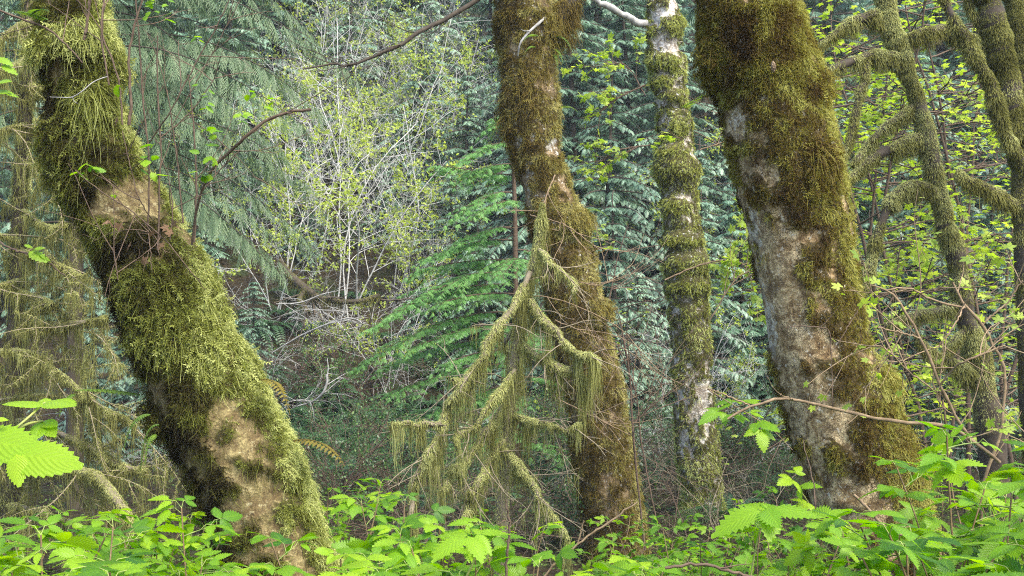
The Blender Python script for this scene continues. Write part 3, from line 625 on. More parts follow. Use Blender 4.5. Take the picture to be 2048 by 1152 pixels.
limbed_tree(t6, [
    [(1945, -150, 8.4, 34), (1975, 0, 8.4, 34), (2000, 90, 8.4, 32), (2020, 180, 8.4, 30), (2035, 260, 8.4, 30), (2044, 350, 8.4, 30), (2052, 500, 8.4, 32), (2064, 700, 8.4, 36), (2080, 1000, 8.4, 44), (2090, 1230, 8.4, 60)],
    [(1880, -30, 8.3, 8), (1898, 25, 8.3, 12), (1930, 75, 8.25, 14), (1955, 115, 8.2, 16), (1975, 160, 8.2, 16), (1990, 200, 8.2, 17), (2004, 245, 8.25, 15), (2030, 300, 8.3, 14), (2050, 350, 8.35, 14)],
    [(1915, 340, 8.2, 5), (1930, 352, 8.2, 14), (1965, 370, 8.2, 17), (2000, 395, 8.3, 18), (2045, 415, 8.4, 16)],
    [(2000, 90, 8.4, 12), (1970, 60, 8.4, 10), (1940, 20, 8.4, 8), (1925, -30, 8.4, 8)],
], M['limb_moss'], tint=.52)
t7 = thing('maple_tree', 'second dark trunk in the top right corner beside the mossy one', 'tree', P(2110, HOR+HC*F/9.6, 9.6))
limbed_tree(t7, [[(2015, -150, 9.6, 22), (2030, 0, 9.6, 22), (2040, 80, 9.6, 24), (2050, 200, 9.6, 26), (2080, 600, 9.6, 30), (2105, 1180, 9.6, 40)]], M['limb_moss'], tint=.42)

# ------------------------------------------------------------------ twig growth
def grow(out, p, d, L, r, lev, n=6, wob=.18, up=0.0, kids=(5, 4), ang=(.5, 1.0), ratio=.5, g=rng, rr=.6, start=.25):
    pts = [np.array(p, float)]; d = unit(np.array(d, float)); c = np.zeros(3)
    for k in range(n):
        c = c*.6+g.normal(0, wob, 3)*.5; d = unit(d+c*.5+np.array([0, 0, up])); pts.append(pts[-1]+d*L/n)
    pts = np.array(pts); out.append((pts, np.linspace(r, r*.45, n+1), lev))
    if lev < len(kids):
        for q in range(kids[lev]):
            u = start+(1-start)*(q+g.uniform(0, 1))/kids[lev]; x = u*n; k = min(int(x), n-1)
            b = pts[k]+(pts[k+1]-pts[k])*(x-k); t = unit(pts[k+1]-pts[k]); s = unit(np.cross(t, g.normal(size=3)))
            a = g.uniform(*ang); nd = t*math.cos(a)+s*math.sin(a)
            grow(out, b, nd, L*ratio*g.uniform(.6, 1.2)*(1.15-.5*u), r*rr*(1.1-.5*u), lev+1, max(3, n-1), wob, up, kids, ang, ratio, g, rr, start)
def twigs_mesh(out, acc, thin=3):
    for pts, rad, lev in out: tube(acc, pts, rad, 6 if lev == 0 else (4 if lev == 1 else thin), .5+.12*lev)

# ------------------------------------------------------------------ conifer sprays
def spray(kind, seed=0):
    t = Tm(); g = random.Random(seed)
    if kind == 'cedar':       # flat lacy fans that hang
        zc = lambda x: -.42*x*x
        for k in range(12):
            x = .05+.078*k; z = zc(x)
            t.strip((x-.07, 0, zc(x-.07)), (x+.03, 0, zc(x+.03)), .030, .026, -.22, -.18)
            for s in (-1, 1):
                L = .40*(1.06-x)**.7*g.uniform(.75, 1.2); e = np.array([x+L*.78, s*L*.62, z-.42*L-.3*x*L]); b = np.array([x, 0, z])
                t.diamond(b, e, .030, .6, -.04)
                for f in (.25, .45, .65, .85):
                    q = b+(e-b)*f
                    for s2 in (-1, 1):
                        a = math.atan2(s*.62, .78)+s2*.6; l2 = L*.36*(1.25-f)
                        t.diamond(q, q+np.array([math.cos(a)*l2, math.sin(a)*l2, -.35*l2]), .026, .6, .04+.14*f)
    elif kind == 'hemlock':
        for k in range(11):
            x = .03+.085*k; z = -.12*x*x
            t.strip((x-.05, 0, -.12*(x-.05)**2), (x+.05, 0, z), .022, .02, -.3, -.3)
            for s in (-1, 1):
                L = .34*(1.05-x)**.65*g.uniform(.7, 1.2); a = s*g.uniform(.75, 1.05)
                n = max(2, int(L/.05)); q = np.array([x, 0, z])
                for j in range(n):
                    f = j/n; w_ = .050*(1-.35*f); p1 = q+np.array([math.cos(a)*L/n, math.sin(a)*L/n, -.012-.01*j])
                    t.diamond(q-(p1-q)*.15, p1+(p1-q)*.25, w_, .55, -.1+.3*f)
                    q = p1
    elif kind == 'drape':     # long fine hanging twiglets
        for k in range(9):
            x = .05+.11*k; z = -.25*x*x
            t.strip((x-.1, 0, -.25*max(0, x-.1)**2), (x+.02, 0, z), .012, .010, -.3, -.3)
            for s in (-1, 1):
                L = .42*(1.1-x)**.5*g.uniform(.6, 1.2); a = s*g.uniform(.35, .8); q = np.array([x, 0, z])
                for j in range(4):
                    f = j/4; p1 = q+np.array([math.cos(a)*L/4*.8, math.sin(a)*L/4*.6, -L/4*(.35+.35*f)])
                    t.diamond(q-(p1-q)*.1, p1+(p1-q)*.2, .030*(1-.3*f), .5, -.1+.25*f); q = p1
    return t.get()
SP = {k: [spray(k, s) for s in range(3)] for k in ('cedar', 'hemlock', 'drape')}
def bough(A, W, p, az, L, droop, kind, g, size, rw, dens=5.0, flat=.15, rise=.1, base=.12, tint=.45):
    n = 10; s = np.linspace(0, 1, n); h = np.array([math.cos(az), math.sin(az), 0])
    side = np.array([-h[1], h[0], 0])
    pts = np.array(p)[None]+h[None]*(L*s)[:, None]+np.array([0, 0, 1.])[None]*(L*(rise*s-droop*s**2))[:, None]+side[None]*(L*.08*np.sin(s*3+g.uniform(0, 6)))[:, None]
    tube(W, pts, np.linspace(rw, rw*.25, n), 4, .5)
    m = max(4, int(L*dens)); u = np.linspace(base, 1, m)+g.uniform(-.02, .02, m); u = np.clip(u, 0, 1)
    x = u*(n-1); k = np.minimum(x.astype(int), n-2); b = pts[k]+(pts[k+1]-pts[k])*(x-k)[:, None]; t = unit(pts[k+1]-pts[k])
    for sg in (-1, 1, 0):
        if sg == 0: sel = np.arange(m)[-1:]; X = t[sel]; bb = b[sel]; uu = u[sel]
        else:
            bb, uu = b, u; a = g.uniform(.7, 1.15, m)
            X = t*np.cos(a)[:, None]+side[None]*sg*np.sin(a)[:, None]+g.normal(0, .12, (m, 3))+np.array([0, 0, -flat])
        S = size*(1.05-.45*uu)*g.uniform(.7, 1.25, len(bb))*min(1, .55+.2*L)
        Z = np.array([0, 0, 1.0])+g.normal(0, .18, (len(bb), 3))
        q = g.integers(0, 3, len(bb)); r = tint+g.normal(0, .10, len(bb))+.12*(uu-.5)
        for j in range(3):
            c = q == j; scatter(A, SP[kind][j], bb[c], X[c], Z[c], S[c], r[c])
def conifer(name, label, H_, Rm, kind, mat, seed, levels=26, per=5, crown0=.12, droop=.35, size=.6, wood='wood_dark', tr=.11, dens=5.0, loc=(0, 0, 0), flat=.15, group=None, cat='tree', shape=.75):
    g = np.random.default_rng(seed); t = thing(name, label, cat, loc, group)
    A, W = Acc(), Acc(); L0 = np.array(loc, float)
    z = np.linspace(-.3, H_, 14); ax = np.stack([.06*H_*.2*np.sin(z*.5+seed), .04*H_*.2*np.cos(z*.4+seed), z], -1)+L0
    tube(W, ax, np.linspace(tr, .012, 14), 9, .5)
    for k in range(levels):
        f = (k+g.uniform(0, 1))/levels; h = H_*(crown0+(1-crown0)*f*.98)
        L = Rm*(1-f)**shape*g.uniform(.65, 1.15)+.15
        c = np.array([np.interp(h, z, ax[:, i]) for i in range(3)])
        for q in range(per):
            bough(A, W, c, g.uniform(0, 6.283), L*g.uniform(.6, 1.1), droop*g.uniform(.6, 1.4)*(1-.4*f), kind, g, size, .012+.010*L, dens, flat, .12-.02*k/levels)
    W.build('trunk', M[wood], t); A.build('crown', M[mat], t)
    return t

# --- young hemlock, fresh green, whose boughs fan out to the left behind the draped dead tree
hb = P(1034, HOR+HC*F/15.5, 15.5)
hem = thing('hemlock_tree', 'young green hemlock with fanned boughs reaching left behind the moss draped dead tree', 'tree', hb)
A, W = Acc(), Acc(); g = np.random.default_rng(5)
ax = np.array([P(1034, HOR+HC*F/15.5+30, 15.5), P(1033, 850, 15.5), P(1031, 650, 15.5), P(1030, 450, 15.5), P(1026, 300, 15.5), P(1022, 215, 15.5)])
tube(W, spline(ax, 16), np.linspace(.07, .012, 16), 8, .5)
for (y, tipx, tipy, dz) in [(225, 985, 262, 0), (250, 1060, 290, 0), (285, 930, 325, -.4), (300, 1090, 330, .3), (330, 940, 345, -.2), (350, 880, 330, .8), (385, 905, 440, -.6), (405, 960, 430, -.8), (420, 1120, 470, .4), (455, 900, 500, -.5), (480, 850, 520, -.3), (500, 1140, 560, .5), (520, 830, 545, .4), (545, 745, 660, -.9), (570, 800, 620, -.2), (590, 880, 610, -1.0),
                       (610, 1180, 690, .4), (625, 705, 745, -.6), (650, 830, 700, -.9), (680, 760, 740, .3), (700, 900, 730, -1.1), (730, 780, 790, -.5), (755, 1190, 800, .5), (770, 880, 830, -.8), (800, 800, 850, .3), (840, 900, 900, -.6), (880, 820, 930, 0), (880, 1150, 930, -.4), (520, 1000, 560, -1.3), (650, 1060, 700, -1.4), (780, 1000, 830, -1.4), (860, 980, 900, -1.2)]:
    p0 = P(1031, y, 15.5); p1 = P(tipx, tipy, 15.5+dz); v = p1-p0; L = math.hypot(v[0], v[1]); az = math.atan2(v[1], v[0])
    n0 = 12; u = np.linspace(0, 1, n0); h = np.array([math.cos(az), math.sin(az), 0]); sd_ = np.array([-h[1], h[0], 0]); dr = .14-v[2]/L
    pts = p0+h*(L*u)[:, None]+np.array([0, 0, 1.])*(L*(.14*u-dr*u**1.7))[:, None]+sd_*(.06*L*np.sin(u*4+g.uniform(0, 6)))[:, None]
    tube(W, pts, np.linspace(.014, .004, n0), 5, .5); m = int(5+L*7)
    for q in range(m):
        f = .12+.88*(q+g.uniform(0, .9))/m; b = np.array([np.interp(f, u, pts[:, i]) for i in range(3)]); a2 = az+(1 if q % 2 else -1)*g.uniform(.45, 1.0)
        bough(A, W, b, a2, (.18+.42*L*(1.05-f)*.75)*g.uniform(.7, 1.2), g.uniform(.25, .75), 'hemlock', g, .27, .004, 15.0, .2, .05, .0, .5)
    bough(A, W, pts[-3], az, .35, .4+dr*.5, 'hemlock', g, .25, .004, 16, .2, .0, 0, .58)
W.build('trunk', M['twig_brown'], hem); A.build('crown', M['hemlock'], hem)

# --- big hemlock whose fine hanging boughs fill the upper left
hb = P(150, HOR+HC*F/13, 13.0)
hem2 = thing('hemlock_tree', 'tall hemlock at upper left with fine hanging grey green boughs', 'tree', hb)
A, W = Acc(), Acc(); g = np.random.default_rng(15)
ax = np.array([hb+[0, 0, -.3], hb+[0, 0, 2.], P(155, 300, 13), P(160, 0, 13), P(165, -700, 13)])
tube(W, spline(ax, 18), np.linspace(.11, .05, 18), 10, .5)
for k in range(60):
    y = g.uniform(-560, 430); tipx = 160+g.uniform(150, 560)*(1-.25*max(0, y)/430); tip = y+g.uniform(70, 240)
    p0 = P(160, y, 13); p1 = P(tipx, tip, 13+g.uniform(-1.6, 2.2)); v = p1-p0; L = math.hypot(v[0], v[1])
    bough(A, W, p0, math.atan2(v[1], v[0]), L, .18-v[2]/L, 'drape', g, .46, .012, 13, .6, .18, .16, .5)
for k in range(30):
    y = g.uniform(-500, 500); az = g.uniform(1.8, 4.5)
    bough(A, W, P(160, y, 13), az, g.uniform(1.2, 2.6), .5, 'drape', g, .7, .016, 5, .5, .15, .2, .42)
W.build('trunk', M['wood_dark'], hem2); A.build('crown', M['hemlock_drape'], hem2)

# ------------------------------------------------------------------ dead conifer draped in moss, in front of the middle trunk
DD = 8.2
dt = thing('dead_conifer', 'small dead conifer draped in hanging khaki moss in front of the middle trunk', 'dead tree', P(1000, HOR+HC*F/DD, DD))
stem = [(1085, 405, 8.2, 5), (1082, 450, 8.2, 10), (1070, 520, 8.2, 12), (1050, 590, 8.2, 13), (1035, 680, 8.2, 14), (1022, 780, 8.2, 15), (1012, 900, 8.2, 17), (1004, 1020, 8.2, 18), (1000, 1210, 8.2, 20)]
sp, sr = px_path(stem, 40)
a = Acc(); tube(a, sp, sr*.75, 8, .5); tk = a.build('trunk', M['wood_dead'], dt)
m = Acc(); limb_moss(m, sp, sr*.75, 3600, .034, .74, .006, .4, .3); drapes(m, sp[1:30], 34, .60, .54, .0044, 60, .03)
main = [
    [(1060, 545, 8.15, 9), (1035, 600, 8.0, 9), (1005, 640, 7.9, 11), (975, 690, 7.8, 10), (940, 745, 7.75, 9), (905, 800, 7.7, 10), (888, 845, 7.7, 12), (850, 852, 7.65, 8), (815, 856, 7.6, 6), (780, 868, 7.6, 4)],
    [(1078, 500, 8.1, 7), (1100, 520, 8.0, 7), (1130, 545, 7.95, 5), (1150, 575, 7.9, 3)],
    [(1060, 600, 8.1, 9), (1080, 630, 8.0, 12), (1110, 665, 7.9, 9), (1140, 700, 7.85, 7), (1165, 722, 7.8, 6), (1210, 735, 7.8, 3)],
    [(1050, 690, 8.1, 7), (1085, 725, 8.0, 10), (1120, 735, 7.95, 13), (1145, 745, 7.9, 12), (1155, 760, 7.9, 7)],
    [(1030, 740, 8.1, 6), (1000, 780, 7.9, 6), (960, 830, 7.8, 6), (930, 880, 7.7, 5), (905, 915, 7.7, 3)],
    [(1010, 800, 8.2, 7), (985, 850, 8, 8), (960, 880, 7.9, 7), (920, 930, 7.8, 6), (890, 985, 7.7, 5)],
    [(888, 845, 7.7, 9), (865, 890, 7.65, 7), (845, 920, 7.6, 9), (832, 960, 7.6, 13), (828, 1000, 7.6, 9), (826, 1060, 7.6, 6)],
    [(1010, 900, 8.1, 8), (1040, 930, 8, 8), (1070, 960, 7.9, 9), (1100, 1010, 7.8, 6), (1130, 1060, 7.8, 4)],
    [(1010, 880, 8.1, 8), (970, 930, 8, 9), (945, 980, 7.9, 9), (915, 1040, 7.8, 6)],
    [(1018, 830, 8.2, 6), (1060, 835, 8, 5), (1110, 845, 7.9, 4), (1165, 850, 7.8, 3)],
    [(1048, 640, 8.2, 7), (1005, 690, 8.4, 7), (1030, 720, 8.5, 6), (1045, 770, 8.5, 6)],
    [(905, 760, 7.7, 5), (925, 765, 7.8, 6), (945, 735, 7.9, 5)],
]
for q, lst in enumerate(main):
    pts, rad = px_path(lst, 26); pts = pts+(np.stack([fbm(pts*6, 3, 91), fbm(pts*6, 3, 92), fbm(pts*6, 3, 93)], -1)-.5)*.34*np.linspace(0, 1, 26)[:, None]
    a = Acc(); tube(a, pts, rad*.62, 7, .5)
    out = []
    for k in range(8):
        i = rng.integers(4, 24); dr = unit(pts[i+1]-pts[i])+np.array([rng.normal(0, .9), rng.normal(0, .5), rng.normal(0, .6)])
        grow(out, pts[i], dr, rng.uniform(.15, .5), .005, 1, 5, .35, -.05, (0, 3, 0), (.4, .9), .6)
    twigs_mesh(out, a)
    b = a.build('branch', M['wood_dead'], dt)
    mm = Acc(); limb_moss(mm, pts, rad*.62, 4200*(.6+rad.mean()/.03*.5), .030, .74, .006, .3, .34, q)
    L = np.linalg.norm(np.diff(pts, axis=0), axis=1).sum()
    drapes(mm, pts, int(14*L*rng.uniform(.4, 1.7))+1, rng.uniform(.38, .66), .55, .0044, 60, .030)
    for pp, rr_, lev in out:
        if lev == 1 and rng.uniform() < .5: drapes(mm, pp, 2, .26, .5, .0045, 14, .02)
    mm.build('hanging_moss', M['lichen'], b)
m.build('hanging_moss', M['lichen'], tk)

# ------------------------------------------------------------------ lichen-hung dead conifer at the left edge
dl = thing('dead_conifer', 'brown dead conifer at the left edge with horizontal twigs and hanging moss beards', 'dead tree', P(20, HOR+HC*F/9.5, 9.5))
a = Acc(); pts, rad = px_path([(75, -200, 9.5, 20), (62, 0, 9.5, 22), (52, 200, 9.5, 24), (40, 400, 9.5, 26), (30, 700, 9.5, 30), (22, 1000, 9.5, 36), (20, 1130, 9.5, 46)], 30); rad = rad*.55
tube(a, pts, rad, 12, .5); tk = a.build('trunk', M['wood_dark'], dl)
m = Acc(); limb_moss(m, pts, rad, 2600, .06, .38, .007, 1, .25); m.build('moss', M['lichen'], tk)
lim = [[(40, 940, 9.2, 15), (90, 936, 8.8, 17), (140, 938, 8.6, 17), (170, 945, 8.5, 15), (190, 950, 8.4, 15), (215, 975, 8.3, 16), (240, 1010, 8.2, 16), (262, 1050, 8.2, 14)],
       [(35, 840, 9.4, 8), (100, 860, 9.1, 9), (150, 880, 8.9, 9), (200, 905, 8.8, 9), (245, 932, 8.7, 8), (295, 942, 8.6, 6)],
       [(50, 650, 9.3, 7), (90, 652, 9.1, 12), (140, 648, 9.0, 10), (190, 640, 8.9, 5), (215, 632, 8.9, 3)],
       [(35, 580, 9.4, 6), (60, 590, 9.2, 6), (90, 600, 9.0, 9), (105, 610, 8.9, 5)],
       [(0, 800, 9.2, 5), (70, 790, 9.0, 4), (150, 800, 8.9, 4), (220, 820, 8.8, 3), (270, 850, 8.7, 2)],
       [(30, 700, 9.4, 6), (80, 720, 9, 6), (130, 755, 8.9, 5), (170, 790, 8.8, 4), (230, 830, 8.7, 3)],
       [(-30, 700, 9.1, 5), (30, 702, 9, 5), (70, 705, 8.9, 4)],
       [(45, 500, 9.3, 5), (90, 515, 9, 4), (140, 540, 8.8, 3), (180, 560, 8.7, 2)],
       [(48, 420, 9.3, 6), (90, 452, 9.1, 5), (140, 450, 8.9, 4)],
       [(55, 330, 9.3, 7), (80, 330, 9.1, 6), (110, 335, 9, 4)],
       [(52, 250, 9.3, 6), (20, 255, 9.1, 5), (-20, 270, 9, 4)],
       [(60, 170, 9.3, 6), (85, 175, 9.2, 5), (130, 200, 9, 3)],
       [(60, 110, 9.3, 6), (30, 130, 9.0, 6), (0, 140, 8.8, 5), (-40, 160, 8.7, 4)],
       [(65, 40, 9.4, 6), (30, 55, 9.2, 5), (-10, 90, 9, 4)],
       [(20, 1010, 9.3, 8), (70, 1020, 9, 7), (130, 1040, 8.8, 6), (200, 1045, 8.6, 4)],
       [(40, 560, 9.4, 5), (0, 570, 9.2, 5), (-40, 580, 9, 4)], [(40, 480, 9.4, 5), (0, 470, 9.2, 4), (-40, 475, 9, 3)], [(35, 880, 9.4, 7), (10, 890, 9, 7), (-40, 900, 8.8, 6)]]
for lst in lim:
    pts, rad = px_path(lst, 20); a = Acc(); tube(a, pts, rad*.6, 7, .5); out = []
    for k in range(6):
        i = rng.integers(3, 19); dr = np.array([rng.normal(.5, .8), rng.normal(0, .5), rng.normal(-.25, .4)])
        grow(out, pts[i], dr, rng.uniform(.3, .9), .006, 1, 6, .3, -.05, (0, 4, 0), (.4, 1.0), .5)
    twigs_mesh(out, a); b = a.build('branch', M['wood_dead'], dl)
    mm = Acc(); limb_moss(mm, pts, rad*.6, 1800*(.5+rad.mean()/.03), .032, .60, .006, .6, .3)
    L = np.linalg.norm(np.diff(pts, axis=0), axis=1).sum(); drapes(mm, pts, int(9*L)+2, .50, .46, .0048, 34, .035)
    for pp, rr_, lev in out:
        limb_moss(mm, pp, rr_, 300, .03, .5, .005)
        if lev < 3: drapes(mm, pp, 1, .36, .45, .0045, 16, .025)
    mm.build('hanging_moss', M['lichen'], b)
# brown twiggy thicket behind it
# ------------------------------------------------------------------ the hillside: kinds, then many copies
def leaf_t(w=.55, bend=.04):
    t = Tm(); t.diamond((0, 0, 0), (1, 0, -.08), w, .45, 0, (0, 0, 1), bend); return t.get()
LEAF = leaf_t()
def maple_t():
    t = Tm()
    for a, L, w_ in ((0, 1, .46), (.85, .86, .42), (-.85, .86, .42), (1.75, .55, .34), (-1.75, .55, .34)):
        t.diamond((0, 0, 0), (math.cos(a)*L, math.sin(a)*L, -.22*L), w_, .58, .05*L, (0, 0, 1), .02)
    return t.get()
MAPLE = maple_t()
def at_tips(out, g, levs, per, spread):
    O = []; X = []
    for pts, rad, lev in out:
        if lev in levs:
            for k in range(per):
                u = g.uniform(.35, 1.0); x = u*(len(pts)-1); i = min(int(x), len(pts)-2)
                O.append(pts[i]+(pts[i+1]-pts[i])*(x-i)+g.normal(0, spread, 3)); X.append(unit(pts[i+1]-pts[i])+g.normal(0, .7, 3))
    return np.array(O), np.array(X)
def white_shrub(seed, H_=4.5):
    g = np.random.default_rng(seed); t = thing('vine_maple', 'x', 'shrub'); out = []
    for k in range(5):
        a = g.uniform(0, 6.28); grow(out, (g.normal(0, .15), g.normal(0, .15), -.2), (math.cos(a)*.55, math.sin(a)*.4, 1.25), H_*g.uniform(.7, 1.1), .016, 0, 9, .38, .02, (10, 6, 3), (.5, 1.2), .42, g, .5, .2)
    a = Acc(); twigs_mesh(out, a); a.build('stems', M['twig_white'], t)
    O, X = at_tips(out, g, (2, 3), 2, .03); keep = fbm(O*.9+seed*3, 2, 5) > .53; O, X = O[keep], X[keep]
    l = Acc(); n = len(O)
    for q in range(2): scatter(l, LEAF, O, X+g.normal(0, .8, (n, 3)), g.normal(0, .5, (n, 3))+[0, 0, 1], g.uniform(.045, .095, n), g.uniform(.3, 1, n))
    l.build('leaves', M['leaf_vine'], t); return t
def bare_bush(seed, mat='twig_pale', H_=2.4, droop=-.06):
    g = np.random.default_rng(seed); t = thing('bare_bush', 'x', 'bush'); out = []
    for k in range(8):
        a = g.uniform(0, 6.28); grow(out, (g.normal(0, .2), g.normal(0, .2), -.15), (math.cos(a), math.sin(a), .9), H_*g.uniform(.5, 1.1), .011, 0, 9, .45, droop, (6, 4), (.4, 1.2), .5, g, .55, .2)
    a = Acc(); twigs_mesh(out, a); a.build('stems', M[mat], t); return t
def leafy_shrub(seed, H_=1.6, size=.055, mat='leaf_shrub', n0=1700):
    g = np.random.default_rng(seed); t = thing('leafy_shrub', 'x', 'shrub'); out = []
    for k in range(9):
        a = g.uniform(0, 6.28); grow(out, (g.normal(0, .12), g.normal(0, .12), -.1), (math.cos(a)*.7, math.sin(a)*.7, 1), H_*g.uniform(.6, 1.1), .014, 0, 7, .3, .0, (6, 4), (.5, 1.1), .5, g, .55, .25)
    a = Acc(); twigs_mesh(out, a); a.build('stems', M['twig_brown'], t)
    O, X = at_tips(out, g, (1, 2), 7, .05); n = len(O); l = Acc()
    scatter(l, LEAF, O, X, g.normal(0, .45, (n, 3))+[0, 0, 1], size*g.uniform(.6, 1.3, n), np.clip(g.normal(.5, .22, n), 0, 1)); l.build('leaves', M[mat], t); return t
def fern_frond(A, p, az, L, rise, droop, g, tint, w=.16, n=22, ps=1.0, roll=0.0):
    s = np.linspace(0, 1, n); h = np.array([math.cos(az), math.sin(az), 0]); sd = np.array([-h[1], h[0], 0])
    pts = np.array(p)+h*(L*s*(1-.25*s*droop))[:, None]+np.array([0, 0, 1])*(L*(rise*s-droop*s**2))[:, None]
    tube(A, pts, np.linspace(.005, .002, n)*ps, 3, tint-.3)
    t = unit(np.gradient(pts, axis=0)); O = pts[1:]; T = t[1:]; u = s[1:]
    Ls = w*L*np.minimum(1, .45+2.2*u)*(1.02-u)**.55
    up = unit(np.cross(T, sd)); up = np.where(up[:, 2:] < 0, -up, up)+sd*roll
    for sg in (-1, 1):
        tm = PINNA; scatter(A, tm, O, sd*sg+T*.25+np.array([0, 0, -.18]), up, Ls, tint+g.normal(0, .08, len(O)))
_t = Tm(); _t.diamond((0, 0, 0), (1, 0, -.05), .30, .3, 0, (0, 0, 1), .01); PINNA = _t.get()
def fern(seed, mat='fern', n=16, L=.95, rise=.85, droop=.75, label='x'):
    g = np.random.default_rng(seed); t = thing('sword_fern', label, 'fern'); A = Acc()
    for k in range(n):
        fern_frond(A, (0, 0, .02), k*6.283/n+g.uniform(-.2, .2), L*g.uniform(.7, 1.15), rise*g.uniform(.6, 1.2), droop*g.uniform(.8, 1.3), g, g.uniform(.3, .7))
    A.build('fronds', M[mat], t); return t
def dead_fern(seed):
    g = np.random.default_rng(seed); t = thing('dead_fern', 'x', 'fern'); A = Acc()
    for k in range(26):
        fern_frond(A, (0, 0, .1), g.uniform(0, 6.28), g.uniform(.7, 1.2), .35, 1.5, g, g.uniform(.2, .9), .10)
    A.build('fronds', M['fern_dead'], t); return t

KC = Kinds([conifer('cedar_tree', 'x', 10.0, 2.6, 'cedar', 'cedar', 31, 34, 5, .06, .45, .36, dens=10), conifer('cedar_tree', 'x', 8.0, 2.3, 'cedar', 'cedar', 32, 30, 5, .05, .5, .34, dens=10), conifer('cedar_tree', 'x', 6.0, 2.2, 'cedar', 'cedar', 33, 26, 5, .05, .55, .32, dens=10)])
KH = Kinds([conifer('hemlock_tree', 'x', 9.5, 2.4, 'hemlock', 'hemlock_far', 41, 30, 5, .08, .35, .62, flat=.2), conifer('hemlock_tree', 'x', 6.5, 2.1, 'hemlock', 'hemlock_far', 42, 24, 5, .06, .38, .58, flat=.2)])
KV = Kinds([white_shrub(51), white_shrub(52), white_shrub(53)])
KW = Kinds([bare_bush(64, 'wood_dead', 2.2, -.04), bare_bush(65, 'twig_brown', 2.2, .0)])
KB = Kinds([bare_bush(61), bare_bush(62), bare_bush(63, 'twig_pale', 2.0, -.12)])
KL = Kinds([leafy_shrub(71), leafy_shrub(72, 1.2, .045), leafy_shrub(73, 2.0, .06)])
KF = Kinds([fern(81), fern(82, 'fern', 13, 1.1, .7, .8), fern(83, 'fern', 18, .8, .95, .8)])
KD = Kinds([dead_fern(91), dead_fern(92)])
PLACED = []          # (object, kind of description, px, depth) for the labels
def spot(px, D, dz=0.0):
    x = (px-1024)/F*D; return (x, D, float(ground_z(x, D))+dz)
g = np.random.default_rng(3)
HILL = [  # px, depth, kind, variant, scale
    (-60, 24, 'c', 0, 1), (60, 27, 'h', 0, 1.1), (160, 23, 'c', 1, .9), (260, 29, 'c', 0, 1.1), (350, 25, 'h', 1, .9), (430, 30, 'h', 0, 1.1), (520, 32, 'c', 0, 1.1), (480, 26.5, 'c', 2, .55),
    (590, 36, 'h', 0, 1.2), (660, 33, 'c', 1, 1.0), (700, 38, 'c', 0, 1.1), (760, 31.5, 'c', 2, .9), (800, 36, 'c', 0, .9), (860, 30, 'c', 1, .8), (890, 34, 'h', 0, 1.0), (930, 27, 'c', 2, .9), (985, 31, 'c', 0, .9),
    (955, 23, 'c', 2, .6), (1060, 24, 'c', 1, .9), (1090, 29, 'h', 0, 1.1), (1140, 26, 'c', 0, 1.0), (1160, 21, 'h', 1, .7), (1215, 23, 'c', 1, .9), (1250, 27, 'c', 0, 1.0), (1280, 20, 'c', 2, .6), (1300, 31, 'h', 0, 1.2),
    (1400, 24, 'c', 2, .9), (1430, 29, 'c', 0, 1.0), (1480, 22, 'h', 1, .8), (1540, 26, 'c', 1, 1.0), (1640, 27, 'c', 0, 1.1), (1700, 22, 'c', 1, .85), (1745, 19, 'c', 2, .75), (1790, 24, 'h', 0, 1.0), (1840, 21, 'c', 1, .9),
    (1880, 28, 'c', 0, 1.1), (1905, 18, 'c', 2, .7), (1950, 23, 'c', 1, 1.0), (1985, 19, 'h', 1, .8), (2020, 21, 'c', 2, 1.0), (2060, 26, 'c', 0, 1.1), (2110, 20, 'c', 1, .9), (1330, 36, 'c', 0, 1.0), (1760, 34, 'h', 0, 1.2), (2000, 34, 'c', 0, 1.2), (1120, 36, 'c', 0, 1.1), (200, 35, 'c', 0, 1.2), (390, 37, 'c', 0, 1.2), (20, 34, 'c', 0, 1.2),
    (1040, 27, 'c', 1, .9), (1200, 30, 'c', 0, 1.1), (1350, 26, 'c', 1, 1.0), (1230, 20.5, 'c', 2, .8), (1400, 21, 'c', 2, .8), (1590, 22, 'c', 2, .9), (1100, 21.5, 'c', 2, .8), (560, 30, 'c', 1, 1.0), (620, 31.5, 'c', 0, .9), (700, 29.5, 'c', 2, .9), (840, 28, 'c', 2, .85), (640, 35, 'c', 0, 1.1), (740, 35, 'c', 0, 1.1), (840, 33, 'c', 0, 1.0), (460, 28, 'c', 1, .9), (900, 24.5, 'c', 2, .7), (800, 27, 'c', 2, .55), (600, 26, 'c', 2, .5),
    (505, 21.5, 'c', 2, .42), (1215, 17.5, 'c', 2, .45), (320, 19, 'c', 2, .6), (180, 17, 'c', 2, .5), (250, 20, 'h', 1, .5)]
for px, D, k, v, s in HILL:
    o = (KC if k == 'c' else KH).put(v, spot(px, D, -.1), g.uniform(0, 6.28), s*g.uniform(.92, 1.08)); PLACED.append((o, 'cedar' if k == 'c' else 'hemlock', px, D, s))
